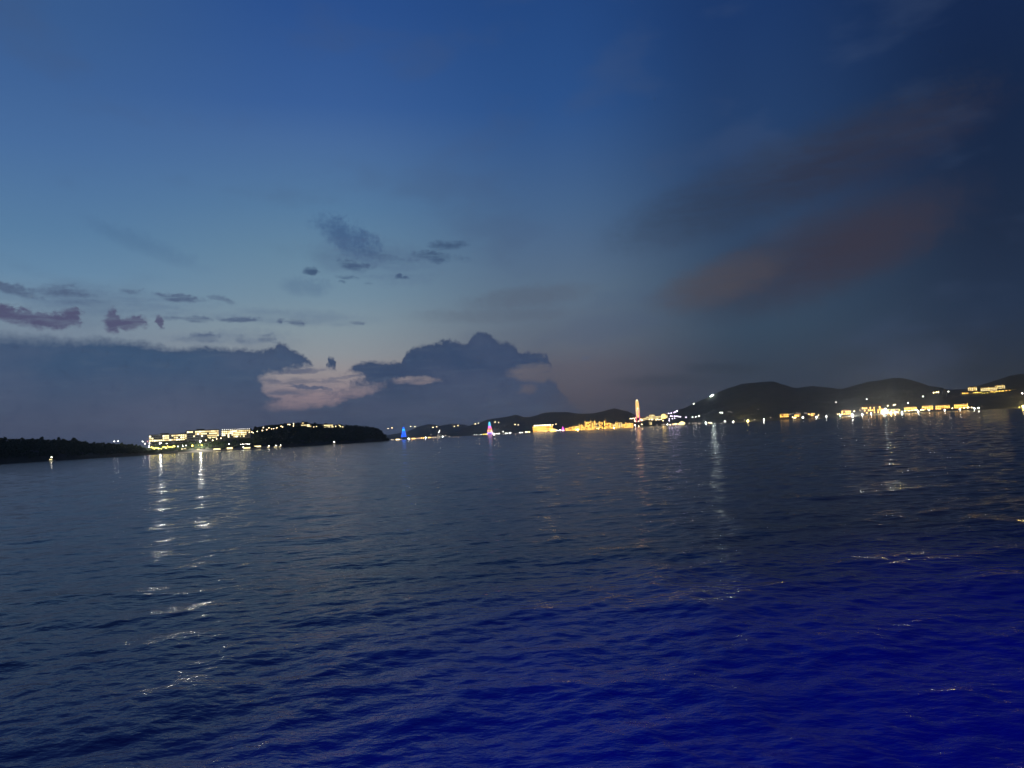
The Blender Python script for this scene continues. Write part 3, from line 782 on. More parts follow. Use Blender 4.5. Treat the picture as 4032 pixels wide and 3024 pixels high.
lamp_row(hillD, z10((1325, 730), (1385, 720), (1425, 718), (1445, 712), (1465, 712), (1500, 718)), 'l_warm', 2.3, '{o} warm shore lamp left of the domed shore pavilion', 'lamps by the domed pavilion', 'street_lamp')
lamp_row(hillD, z10((1650, 700), (1735, 700), (1815, 695), (1860, 697), (1890, 695), (1945, 702), (1970, 700)), 'l_dim', 2.1, '{o} dim lamp between the domed pavilion and the white floodlight', 'dim lamps along the right shore', 'street_lamp')
lamp(hillD, *z10((2100, 690))[0], 'f_cool', 3.0, 'bright white shore floodlight below the long hill slope', 'shore floodlights', 'floodlight', 'floodlight', 8)
lamp_row(hillD, z10((2165, 690), (2200, 690), (2215, 688)), 'l_warm', 2.0, '{o} warm lamp just right of the white slope floodlight', 'dim lamps along the right shore', 'street_lamp')
lamp(hillD, *z10((1833, 275))[0], 'l_white', 2.2, 'small white lamp on the skyline low on the long hill slope', None, 'beacon', 'beacon', 6)
lamp(hillD, 2799, 1560, 'f_sky', 2.6, 'lower of two brilliant white floodlights on the hill skyline', 'skyline floodlights', 'floodlight', 'floodlight', 8)
lamp(hillD, 2807, 1555, 'f_sky', 2.6, 'upper of two brilliant white floodlights on the hill skyline', 'skyline floodlights', 'floodlight', 'floodlight', 8)
lamp_row(hillD, z11((752, 802), (798, 800)), 'l_white', 2.3, '{o} of two white lamps side by side on the dark big hill', 'lamps low on the big hill', 'street_lamp')
lamp_row(hillD, z11((930, 780), (965, 778), (995, 795), (1580, 730)), 'l_dim', 1.5, '{o} faint lamp on the slope above the yellow floodlight', 'faint lamps on the big hill', 'street_lamp')
lamp(hillD, *z11((852, 985))[0], 'l_white', 2.4, 'small white shore lamp between the two white floodlights under the hill', 'dim lamps along the right shore', 'street_lamp')
lamp(hillD, *z11((1038, 995))[0], 'f_white', 2.0, 'white floodlight on the shore left of the yellow glowing one', 'shore floodlights', 'floodlight', 'floodlight', 6)
lamp(hillD, *z11((1355, 978))[0], 'f_gold', 3.4, 'yellow glowing floodlight alone on the dark shore under the hill', 'shore floodlights', 'floodlight', 'floodlight', 9)
lamp(hillD, *z11((1700, 955))[0], 'f_white', 2.3, 'white floodlight on the shore right of the yellow glowing one', 'shore floodlights', 'floodlight', 'floodlight', 6)
lamp_row(hillD, z11((1500, 950), (1850, 905)), 'l_dim', 2.0, '{o} dim lamp right of the yellow glowing floodlight', 'dim lamps along the right shore', 'street_lamp')

# --- right shore
lamp_row(hillD, z12((535, 745), (560, 738), (600, 732), (675, 715), (700, 722), (740, 720), (830, 722), (860, 718)), 'l_dim', 1.7, '{o} faint lamp on the terrace between the first two golden shore houses', 'faint terrace lamps', 'street_lamp')
lamp_row(hillD, z12((905, 740), (925, 745), (958, 740), (985, 738), (1015, 735), (960, 770), (990, 768)), 'l_orange', 2.1, '{o} orange lamp in the short row left of the slim white floodlight', 'orange shore lamps', 'street_lamp')
lamp_row(hillD, z12((598, 797), (625, 812), (655, 808)), 'l_warm', 2.4, '{o} warm lamp at the waterside under the small golden house', 'orange shore lamps', 'street_lamp')
RF = 'floodlights along the right shore'
for (x, y), s_, mt_, lb in ((z12((795, 800))[0], 2.2, 'f_white', 'white floodlight between the small golden house and the orange lamps'),
                            (z12((1060, 795))[0], 2.0, 'f_white', 'white floodlight at the end of the short orange lamp row'),
                            (z12((1250, 785))[0], 2.0, 'f_white', 'white floodlight alone in the dark gap of the right shore'),
                            (z12((1520, 765))[0], 1.8, 'f_white', 'white floodlight above a green lamp at the water edge'),
                            (z12((1755, 755))[0], 4.2, 'f_white', 'biggest brilliant white floodlight on the right shore'),
                            (z13((290, 835))[0], 2.3, 'f_white', 'white floodlight at the left foot of the two-row lamp terrace'),
                            (z13((510, 815))[0], 2.2, 'f_white', 'white floodlight under the middle of the two-row lamp terrace'),
                            (z13((860, 690))[0], 2.4, 'f_cool', 'raised greenish white floodlight above the huge golden one'),
                            (z13((825, 795))[0], 2.6, 'f_white', 'white floodlight close left of the huge golden one'),
                            (z13((1000, 795))[0], 3.8, 'f_gold', 'huge golden floodlight at the water on the right shore'),
                            (z13((1110, 780))[0], 1.8, 'f_white', 'small white floodlight close right of the huge golden one'),
                            (z13((1275, 775))[0], 2.6, 'f_white', 'white floodlight left of the long balconied golden block'),
                            (z13((1680, 755))[0], 2.5, 'f_white', 'white floodlight right of the long balconied golden block'),
                            (z13((1950, 725))[0], 2.2, 'f_white', 'white floodlight at the left end of the lit beach strip'),
                            (z13((2125, 640))[0], 2.8, 'f_white', 'raised white floodlight beside the golden block over the beach'),
                            (z14((405, 895))[0], 2.2, 'f_white', 'white floodlight on the lit beach below the golden block'),
                            (z14((755, 878))[0], 2.0, 'f_white', 'white floodlight at the foot of the last golden shore block'),
                            (z14((1085, 858))[0], 2.1, 'f_white', 'inner of the last two white lights on the right shore'),
                            (z14((1175, 845))[0], 2.0, 'f_white', 'outer of the last two white lights on the right shore'),
                            (z14((2195, 805))[0], 4.0, 'f_gold', 'brilliant yellowish floodlight alone at the right edge')):
    lamp(hillD, x, y, mt_, s_, lb, RF, 'floodlight', 'floodlight', 8)
lamp(hillD, *z12((1520, 812))[0], 'l_green', 2.2, 'green lamp at the water edge under a white floodlight', None, 'navigation_lamp', 'lamp', 3)
lamp_row(hillD, z12((1100, 760), (1465, 740), (1500, 732), (1550, 742)), 'l_warm', 1.9, '{o} warm lamp in the dark gap left of the biggest floodlight', 'orange shore lamps', 'street_lamp')
lamp_row(hillD, z12((1435, 508), (2030, 450)), 'l_white', 1.9, '{o} tiny white lamp high on the dark double hill', 'lamps high on the right hill', 'street_lamp')
lamp_row(hillD, z12((1788, 685), (1905, 662)), 'l_warm', 2.4, '{o} warm lamp above the biggest white floodlight', 'lamps high on the right hill', 'street_lamp')
lamp_row(hillD, z13((340, 722), (400, 718), (440, 722), (478, 720), (520, 720), (572, 712), (630, 715), (668, 715), (715, 700)), 'l_orange', 1.9, '{o} orange lamp in the upper row of the lamp terrace', 'lamp terrace', 'street_lamp')
lamp_row(hillD, z13((335, 790), (360, 790), (385, 788), (460, 780), (530, 770), (572, 765), (632, 770), (690, 768), (742, 768)), 'l_orange', 2.0, '{o} orange lamp in the lower row of the lamp terrace', 'lamp terrace', 'street_lamp')
lamp_row(hillD, z13((518, 688), (575, 685), (643, 665)), 'l_orange', 2.3, '{o} orange lamp standing above the lamp terrace rows', 'lamp terrace', 'street_lamp')
lamp_row(hillD, z13((925, 618), (1065, 603), (1105, 593)), 'l_warm', 2.6, '{o} of three warm lamps on the slope above the huge golden floodlight', 'lamps high on the right hill', 'street_lamp')
lamp_row(hillD, z13((1430, 545), (1800, 385)), 'l_white', 2.1, '{o} white lamp up the slope above the long golden block', 'lamps high on the right hill', 'street_lamp')
lamp_row(hillD, z13((880, 742), (910, 740), (1145, 735), (1190, 728), (1215, 725)), 'l_yellow', 2.5, '{o} yellow lamp behind the huge golden floodlight', 'orange shore lamps', 'street_lamp')
lamp_row(hillD, z13((1355, 740), (1525, 730), (1605, 720), (1645, 718), (1745, 720), (1775, 715), (1815, 718), (1450, 740)), 'l_warm', 2.4, '{o} warm lamp around the foot of the long golden block', 'orange shore lamps', 'street_lamp')
lamp_row(hillD, z14((155, 498), (215, 490), (262, 488)), 'l_warm', 2.8, '{o} of three warm lamps in a line high on the right hill', 'lamps high on the right hill', 'street_lamp')
lamp(hillD, *z14((490, 475))[0], 'l_white', 2.2, 'single white lamp on the saddle left of the hilltop palace', 'lamps high on the right hill', 'street_lamp')
lamp_row(hillD, z14((210, 868), (255, 868), (300, 870)), 'l_orange', 2.2, '{o} orange lamp under the golden block over the beach', 'orange shore lamps', 'street_lamp')
lamp_row(hillD, z14((580, 855), (850, 845), (925, 842), (950, 832), (1022, 835)), 'l_warm', 2.6, '{o} warm lamp around the last golden shore block', 'orange shore lamps', 'street_lamp')
lamp_row(hillD, z14((1020, 490), (1070, 500), (1100, 498), (1150, 485), (1192, 500), (1230, 490), (1270, 515), (1318, 508), (1380, 498), (1490, 480), (1545, 495), (1605, 470), (1655, 455), (1705, 460), (1742, 460)),
         'l_yellow', 1.6, '{o} golden lamp in the row below the hilltop palace', 'lamps below the hilltop palace', 'street_lamp')
lamp(hillD, *z14((2110, 830))[0], 'l_yellow', 2.2, 'small yellow lamp left of the brilliant right edge floodlight', RF, 'street_lamp')
lamp(hillD, *z14((2180, 520))[0], 'f_white', 1.5, 'white lamp on the hill right of the hilltop palace', 'lamps high on the right hill', 'street_lamp')

# ------------------------------------------------------------------ buildings
_wm = {}


def pane_mesh(w, h, mat):
    k = (round(w, 2), round(h, 2), mat)
    if k not in _wm: _wm[k] = MB().box(-w / 2, w / 2, -0.12, 0.12, -h / 2, h / 2).mesh('window', M[mat])
    return _wm[k]


def site(hill, px0, px1, py_base):
    """ground point, distance and heading of a building that spans px0..px1"""
    cx = (px0 + px1) / 2
    p, d = hill.place(cx, py_base)
    a = math.atan2(p.x, p.y)
    return p, d, -a, (px1 - px0) * d / FPX / math.cos(a) * 0.998


def px_to_m(d, n): return n * d / FPX


def hotel(name, label, px0, px1, py_base, height, rows, wall, win='win', roof='roof', flat=True, depth=14.0, group=None, rz=0.0, top_lamps=None, hill=None, slab=True):
    """block with a storey band per row of text: X is a lit window, . a dark one"""
    hill = hill or hillB
    p, d, h_, w = site(hill, px0, px1, py_base)
    o = root(name, p, label, 'hotel' if 'hotel' in label else 'building', group, h_ + rz)
    hm_ = px_to_m(d, height)
    MB().box(-w / 2, w / 2, 0, depth, -8, hm_).build('wall', M[wall], o)
    n = len(rows); fh = hm_ / (n + 0.35)
    r_ = MB()
    if flat: r_.box(-w / 2 - 0.5, w / 2 + 0.5, -0.6, depth + 0.5, hm_ + 0.01, hm_ + 0.9).box(-w * 0.2, w * 0.05, 4, 10, hm_ + 0.92, hm_ + 3)
    else: r_.hip(-w / 2, w / 2, 0, depth, hm_ + 0.01, hm_ * 0.28, 0.8)
    r_.build('roof', M[roof], o)
    for j, row in enumerate(rows):
        z = hm_ - fh * (j + 0.62); cw = w / len(row)
        if slab: MB().box(-w / 2 + 0.2, w / 2 - 0.2, -1.3, -0.02, z - fh * 0.5, z - fh * 0.5 + 0.25).build('balcony', M[wall], o)
        for i, ch in enumerate(row):
            if ch == ' ': continue
            wm_ = random.choice(('win', 'win', 'winp', 'winw')) if win == 'win' else win
            me = pane_mesh(cw * (0.72 if ch == 'X' else 0.7), fh * (0.56 if ch == 'X' else 0.6), wm_ if ch == 'X' else 'glass')
            add_mesh('window', me, o, (-w / 2 + cw * (i + 0.5), -0.13, z))
    if top_lamps:
        for i in range(top_lamps):
            MB().ball((-w / 2 + w * (i + 0.5) / top_lamps, 1.0, hm_ + 1.6), 0.4).tube((-w / 2 + w * (i + 0.5) / top_lamps, 1.0, hm_ + 0.9), (-w / 2 + w * (i + 0.5) / top_lamps, 1.0, hm_ + 1.4), 0.1).build('roof_lamp', M['l_roof'], o)
    return o


HG = 'lit hotel blocks on the left headland'
hotel('hotel', 'long low hotel block with patchy lit windows, nearest the dark point', 605, 711, 1747, 33,
      ['X.....XXX.XXXXXX', 'XX....XXX..XX.XX', 'XXXXXXXXXXXXXXXX', '................'], 'wallg', group=HG, rz=R(-3))
hotel('hotel_tower', 'narrow lit stair tower beside the long low hotel block', 713.5, 722, 1741, 29, ['X', 'X', 'X', '.'], 'wallg', group=HG, depth=8, slab=False)
hotel('hotel', 'narrow hotel block three windows wide, right of the stair tower', 730.5, 747, 1737, 32, ['.XX', 'XXX', 'XXX', 'XXX', '...'], 'wallg', group=HG, depth=12)
hotel('hotel', 'balconied hotel block with lit right half above the floodlit trees', 750, 850, 1731, 34, ['XXX.XXXXXXXXXXXX', '....XXXXXX.XXXXX', '...X...X..XXXXXX', '..........XXXXX.'], 'wallg', group=HG, rz=R(2))
hotel('hotel', 'white-topped hotel block fully lit, highest up beside the ridge', 883, 977, 1724, 29, ['XXXXXXXXXXXXXXX', 'XXXXXXXXXXXXX.X', 'XX.X.XXXXXXXX..', '...X..XXXX.X...'], 'wall', group=HG, rz=R(3), top_lamps=14)
VG = 'villas on the ridge'
hotel('villa', 'ridge villa with a small lit tower above its long lit front building', 1183, 1224, 1683, 12, ['.XXXXXX.', 'XXX.XXXX'], 'wall', flat=False, roof='roof', depth=10, group=VG)
hotel('villa_tower', 'small lit lookout tower building standing over the ridge villa', 1189, 1197, 1676, 13, ['X', 'X'], 'wall', flat=False, depth=4, group=VG, slab=False)
hotel('villa', 'wide ridge villa building lit in one bright band', 1265, 1309, 1686, 14, ['.XXXXXXX', 'XXXXXX.X'], 'wall', flat=True, depth=10, group=VG)

# beach pavilions and huts
def pavilion(label, px0, px1, py_base, hgt, hill=None, mat='win', group='lit pavilions on the beach', roof='roof', dome=False):
    hill = hill or hillB
    p, d, h_, w = site(hill, px0, px1, py_base); hm_ = px_to_m(d, hgt)
    o = root('pavilion', p, label, 'pavilion', group, h_)
    MB().box(-w / 2, w / 2, 0, w * 0.5, -3, 0.4).build('platform', M['wallg'], o)
    n = max(3, int(w / 3))
    for i in range(n + 1):
        x = -w / 2 + 0.2 + (w - 0.4) * i / n
        MB().tube((x, 0.2, 0.38), (x, 0.2, hm_ * 0.55), 0.14).build('post', M['bark'], o)
    MB().box(-w / 2 + 0.3, w / 2 - 0.3, 1.0, w * 0.45, 0.42, hm_ * 0.52).build('lit_interior', M[mat], o)
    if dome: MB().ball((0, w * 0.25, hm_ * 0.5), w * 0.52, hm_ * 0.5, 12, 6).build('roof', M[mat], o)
    else: MB().hip(-w / 2, w / 2, 0, w * 0.5, hm_ * 0.56, hm_ * 0.44, 0.7, 0.9).build('roof', M[roof], o)
    return o


pavilion('low lit beach pavilion nearest the second floodlight mast', 843, 866, 1772, 11)
pavilion('brightest lit beach pavilion with a steep roof on the warm sand', 895, 914, 1770, 15)
pavilion('lit beach hut under the row of small lamps', 960, 984, 1767, 9)
pavilion('lit beach pavilion at the end of the warm sand strip', 1002, 1026, 1762, 11)
pavilion('small lit hut at the water left of the low beach pavilion', 716, 734, 1771, 9)
pavilion('tiny lit hut between two beach pavilions and the second mast', 776, 785, 1772, 8)
# strip of sand in the lamplight
sv, sf = [], []
xs_ = list(range(700, 1085, 12))
for i, px in enumerate(xs_):
    az = azel(px, 1765)[0]; sd, rd, H = hillB.col(az); wd = 9 + 5 * math.sin(px * 0.05) + (8 if 890 < px < 960 else 0)
    for k, (dd, z) in enumerate(((sd - 8, -0.5), (sd - 1, 0.6), (sd + wd, hillB.z(wd / (rd - sd), H) + 0.5), (sd + wd + 6, hillB.z((wd + 6) / (rd - sd), H) - 1.5))):
        sv.append((dd * math.sin(R(az)), dd * math.cos(R(az)), z))
    if i: sf += [(4 * i - 4 + k, 4 * i + k, 4 * i + k + 1, 4 * i - 3 + k) for k in range(3)]
me = bpy.data.meshes.new('beach'); me.from_pydata(sv, [], sf); me.materials.append(M['sand']); tag(add_mesh('beach', me), kind='structure')


# ------------------------------------------------------------------ boats
def boat(px, py, d, L, label, group, rz=0.0, lampmat='l_white'):
    dr = ray(px, py); q = d / math.hypot(dr.x, dr.y); p = Vector((dr.x * q, dr.y * q, 0))
    o = root('boat', p, label, 'boat', group, -math.atan2(p.x, p.y) + rz)
    mb = MB(); w = L * 0.14
    sec = [(-L / 2, w * .8, 0.9), (-L / 4, w, 0.8), (L / 5, w * .9, 1.0), (L / 2.4, w * .45, 1.3), (L / 2, 0.05, 1.5)]
    b = 0
    for x, hw, top in sec: mb.v += [(x, -hw, top), (x, -hw * .6, -0.5), (x, hw * .6, -0.5), (x, hw, top)]
    for i in range(len(sec) - 1):
        for k in range(3): mb.f.append((4 * i + k, 4 * i + 4 + k, 4 * i + 5 + k, 4 * i + 1 + k))
        mb.f.append((4 * i + 3, 4 * i + 7, 4 * i + 4, 4 * i))
    mb.f += [(0, 1, 2, 3), (19, 18, 17, 16)]
    mb.build('hull', M['hull'], o)
    MB().box(-L * .3, L * .12, -w * .7, w * .7, 0.75, 2.9).build('cabin', M['hull'], o)
    for k in range(3): add_mesh('window', pane_mesh(L * .09, 0.9, 'win'), o, (-L * .23 + k * L * .13, -w * .7 - .1, 2.1))
    MB().box(-L * .34, L * .16, -w * .8, w * .8, 2.92, 3.15).build('roof', M['hull'], o)
    MB().tube((0, 0, 3.1), (0, 0, 4.6), .08).build('mast', M['steel'], o)
    MB().ball((0, 0, 4.9), 0.45).build('lamp_head', M[lampmat], o)
    return o


boat(203, 1811, 1080, 8, 'small white-lit boat close under the dark wooded point', 'boats by the left headland')
boat(1059, 1761, 1420, 10, 'small white-lit boat right of the sand strip, alone', 'boats by the left headland')
boat(1087, 1760, 1440, 14, 'middle white-lit boat of the three off the headland', 'boats by the left headland', 0.3)
boat(1105, 1759, 1450, 10, 'last white-lit boat of the three, farthest along the headland', 'boats by the left headland', -0.3)

# ------------------------------------------------------------------ cable car line over the bay
def pylon(px, py_top, py_base, d, mats, label, dark_top=13):
    dr = ray(px, py_base); q = d / math.hypot(dr.x, dr.y); p = Vector((dr.x * q, dr.y * q, 0))
    H = px_to_m(d, py_base - py_top) ; o = root('cable_car_pylon', p, label, 'pylon', 'cable car pylons', -math.atan2(p.x, p.y) + 0.25)
    MB().box(-19, 19, -19, 19, -3, 2.5).build('base', M['wallg'], o)
    w0, w1 = 17.0, 2.2; n = len(mats)
    wz = lambda z: w0 + (w1 - w0) * (z / H)
    for i, mt_ in enumerate(mats):                      # one storey of lattice per colour
        z0, z1_ = H * i / n, H * (i + 1) / n; mb = MB()
        a, b = wz(z0), wz(z1_)
        for sx, sy in ((-1, -1), (1, -1), (1, 1), (-1, 1)):
            mb.tube((sx * a, sy * a, z0 + 2.5), (sx * b, sy * b, z1_ + 2.5), 1.3, 1.3, 4)
            tx, ty = (-sy, sx)
            mb.tube((sx * a, sy * a, z0 + 2.5), (tx * b, ty * b, z1_ + 2.5), 0.8, 0.8, 4)
            mb.tube((tx * a, ty * a, z0 + 2.5), (sx * b, sy * b, z1_ + 2.5), 0.8, 0.8, 4)
            mb.tube((sx * b, sy * b, z1_ + 2.2), (tx * b, ty * b, z1_ + 2.2), 0.8, 0.8, 4)
        mb.build('lattice', M[mt_], o)
    ht = px_to_m(d, dark_top)
    MB().tube((0, 0, H + 2.5), (0, 0, H + 2.5 + ht), 1.0, 0.7).build('mast', M['steel'], o)
    MB().box(-11, 11, -1, 1, H + 2 + ht * .72, H + 4 + ht * .72).build('crossarm', M['steel'], o)
    return o, p, H + 2.5 + ht * .75


pyA, pA, hA = pylon(1590.5, 1684, 1729, 5800, ['blue', 'blue', 'blue', 'blue', 'cyan', 'blue'], 'blue-lit lattice cable car pylon standing in the bay by the headland')
pyB, pB, hB = pylon(1929.5, 1664, 1712, 5700, ['vio', 'ora', 'red', 'mag', 'cyan', 'cyan'], 'rainbow-lit lattice cable car pylon in front of the hill slope')
cab_px = z5((125, 300), (193, 287), (517, 262), (588, 264), (907, 277), (972, 267), (1278, 260), (1343, 245), (1642, 217), (1698, 205), (1988, 184), (2047, 193)) + z8((1370, 505), (1440, 512)) + z9((700, 680), (770, 665))
cab_lbl = ['left of the blue pylon', 'just right of the blue pylon', 'second pair right of the blue pylon', 'third pair right of the blue pylon', 'just left of the rainbow pylon', 'just right of the rainbow pylon',
           'second pair right of the rainbow pylon', 'over the golden colonnade hotel']
cpos = []
for i, (px, py) in enumerate(cab_px):
    d = 5800 - 100 * (px - 1590) / 340 + (12 if i % 2 else -12)
    dr = ray(px, py); q = d / math.hypot(dr.x, dr.y); p = CAM + dr * q
    o = root('cable_car', (p.x, p.y, p.z), ('left' if i % 2 == 0 else 'right') + ' lit cable car of the pair ' + cab_lbl[i // 2], 'cable car', 'cable cars over the bay')
    MB().box(-1.5, 1.5, -1.3, 1.3, -2.2, 0.8, 0.12).build('cabin', M['steel'], o)
    MB().box(-1.3, 1.3, -1.55, 1.55, -1.0, 0.2).build('window', M['l_warm'], o)
    MB().tube((0, 0, 0.8), (0, 0, 4.2), 0.12).build('hanger', M['steel'], o)
    MB().ball((0, 0, -0.2), 1.9, 2.3).build('lamp_head', M['l_warm'], o)
    cpos.append(Vector((p.x, p.y, p.z + 4.2)))
for s in (0, 1):
    mb = MB(); line = [cpos[i] for i in range(s, len(cpos), 2)]
    line = [line[0] + (line[0] - line[1])] + line + [line[-1] + (line[-1] - line[-2])]
    for a, b in zip(line, line[1:]): mb.tube(a, b, 0.05, 0.05, 4)
    tag(mb.build('cable', M['steel']), ('nearer' if s == 0 else 'farther') + ' thin dark cable that the lit cable cars hang from', 'cable', 'cables of the cable car')

# ------------------------------------------------------------------ wheel, seen almost edge-on
pw, dw = hillD.place(2512, 1652)
rw = px_to_m(dw, 33.0); dr = ray(2510, 1609); q = dw / math.hypot(dr.x, dr.y); zc = CAM.z + dr.z * q
wheel = root('ferris_wheel', (dr.x * q, dr.y * q, 0), 'tall golden ferris wheel seen almost edge-on above the golden town', 'ferris wheel', None, -math.atan2(dr.x, dr.y) + R(82))
def ring(r, y, t, n=48):
    mb = MB()
    for i in range(n):
        a, b = 2 * math.pi * i / n, 2 * math.pi * (i + 1) / n
        mb.tube((r * math.cos(a), y, zc + r * math.sin(a)), (r * math.cos(b), y, zc + r * math.sin(b)), t, t, 4)
    return mb
for y in (-3.5, 3.5): ring(rw, y, 1.0).build('rim', M['rim'], wheel)
for i in range(24):
    a = 2 * math.pi * (i + .5) / 24
    MB().tube((4 * math.cos(a), (-2.5, 2.5)[i % 2], zc + 4 * math.sin(a)), (rw * math.cos(a), (-3.5, 3.5)[i % 2], zc + rw * math.sin(a)), 0.62, 0.62, 4).build('spoke', M[('ora', 'led', 'red')[i % 3]], wheel)
MB().tube((0, -6, zc), (0, 6, zc), 3.2, 3.2, 10).build('hub', M['ledw'], wheel)
for i in range(30):
    a = 2 * math.pi * i / 30; c = (rw + 2.6) * math.cos(a), (rw + 2.6) * math.sin(a)
    MB().ball((c[0], 0, zc + c[1]), 1.5, 1.9, 6, 4).build('cabin', M['ledw' if math.sin(a) > 0.75 else 'led'], wheel)
gz = pw.z - 3
for sx, sy in ((-1, -1), (1, -1), (-1, 1), (1, 1)):
    MB().tube((sx * 24, sy * 17, gz), (sx * 1.5, sy * 6, zc), 1.3, 0.9, 6).build('leg', M['pink' if sx < 0 else 'red'], wheel)
MB().box(-30, 30, -18, 18, gz - 6, gz + 6).build('boarding_hall', M['wallg'], wheel)

# ------------------------------------------------------------------ far golden buildings
def golden(name, label, px0, px1, py_base, hgt, hill, cat='building', group=None, rows=None, roof='hip', turret=None, wall='gold', win='winy', strip='led', dens=0.85, crenel=False, rz=0.0, white_top=False, cell=9.5):
    """lit facade: rows of windows and light strips along storeys and corners, built at true size"""
    rg = random.Random(int(px0 * 7 + py_base))
    p, d, h_, w = site(hill, px0, px1, py_base); hm_ = px_to_m(d, hgt); dep = max(8.0, w * 0.45)
    o = root(name, p, label, cat, group, h_ + rz)
    MB().box(-w / 2, w / 2, 0, dep, -10, hm_).build('wall', M[wall], o)
    rows = rows or max(1, int(hm_ / 6.5)); fh = hm_ / rows; nc = max(1, int(w / cell))
    mb, st = MB(), MB()
    for j in range(rows):
        for i in range(nc):
            if rg.random() > dens: continue
            x = -w / 2 + w * (i + .5) / nc; ww = w / nc * rg.uniform(0.22, 0.34)
            mb.box(x - ww, x + ww, -0.25, -0.02, fh * j + fh * rg.uniform(.1, .2), fh * j + fh * rg.uniform(.58, .85))
    for j in range(rows + 1):
        if j == rows or rg.random() < 0.2: st.box(-w / 2, w / 2, -0.6, -0.27, fh * j + 0.1, fh * j + 0.75)
    if mb.v: tag(mb.build('lit_window', M[win], o), kind='stuff')
    if strip: st.build('light_strip', M[strip], o)
    if roof == 'hip': MB().hip(-w / 2, w / 2, 0, dep, hm_ + 0.9, hm_ * 0.3 + 2, 0.8).build('roof', M['tile'], o)
    elif roof == 'spire': MB().cone((0, dep / 2, hm_ + 0.9), w * .55, hm_ * .45 + 5, 8).build('roof', M['tile'], o)
    elif roof == 'flat':
        MB().box(-w / 2 - .4, w / 2 + .4, -.4, dep + .4, hm_ + 0.9, hm_ + 1.6).build('roof', M['roof'], o)
    if crenel:
        mb = MB()
        for i in range(max(2, int(w / 5))): mb.box(-w / 2 + i * 5, -w / 2 + i * 5 + 2.6, -.3, 1.0, hm_ + 1.7, hm_ + 4.2)
        mb.build('battlement', M['gold'], o)
    for tx in (turret or ()):
        t = MB(); x = tx * w / 2; t.tube((x, 1, -5), (x, 1, hm_ * 1.18), 3.2, 3.0, 8); t = t.build('turret', M[wall], o)
        MB().cone((x, 1, hm_ * 1.18 + .1), 4.2, hm_ * .25 + 5, 8).build('roof', M['tile'], t)
        MB().tube((x, -2.6, hm_ * .12), (x, -2.6, hm_ * 1.15), 0.9, 0.9, 4).build('light_strip', M[strip], t)
    if white_top:
        n = 7
        for i in range(n):
            x = -w / 2 + w * (i + .9) / (n + .8)
            a = MB().box(x - w / n * .36, x + w / n * .36, 1, dep - 1, hm_ + 1.7, hm_ + px_to_m(d, 6)).build('rooftop_pavilion', M['wall'], o)
            MB().box(x - w / n * .31, x + w / n * .31, 0.75, 0.97, hm_ + 2.3, hm_ + px_to_m(d, 5.2)).build('window', M['ledw'], a)
    return o


golden('colonnade_hotel', 'golden colonnade hotel with a row of white-lit rooftop pavilions', 2098, 2177, 1698, 20, hillC, 'hotel', None, rows=3, roof='flat', white_top=True, dens=1.0)
golden('terrace_wing', 'low lit terrace building along the foot of the colonnade hotel', 2118, 2156, 1701.5, 3.5, hillC, 'building', None, rows=1, roof='flat', strip='ledw')
pavilion('lit dome on the shore right of the colonnade hotel', 2166, 2190, 1700, 10, hillC, 'led', 'shore pavilions', dome=True)
# pink pointed pavilion: walls, roof and spire glow themselves to carry the pink lighting
pk, dk = hillC.place(2217, 1697)
pp = root('pointed_pavilion', pk, 'pink and violet lit pavilion with a pointed roof beside the golden town', 'pavilion', None, -math.atan2(pk.x, pk.y))
s_ = px_to_m(dk, 1.0)
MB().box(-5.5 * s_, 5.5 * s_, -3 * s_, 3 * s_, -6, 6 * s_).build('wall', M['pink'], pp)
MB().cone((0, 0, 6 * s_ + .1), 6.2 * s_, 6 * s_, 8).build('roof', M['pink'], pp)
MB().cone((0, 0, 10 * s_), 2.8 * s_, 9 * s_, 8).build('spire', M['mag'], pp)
MB().box(-4 * s_, 4 * s_, -3.3 * s_, -3.05 * s_, 0, 2.6 * s_).build('window', M['ledw'], pp)

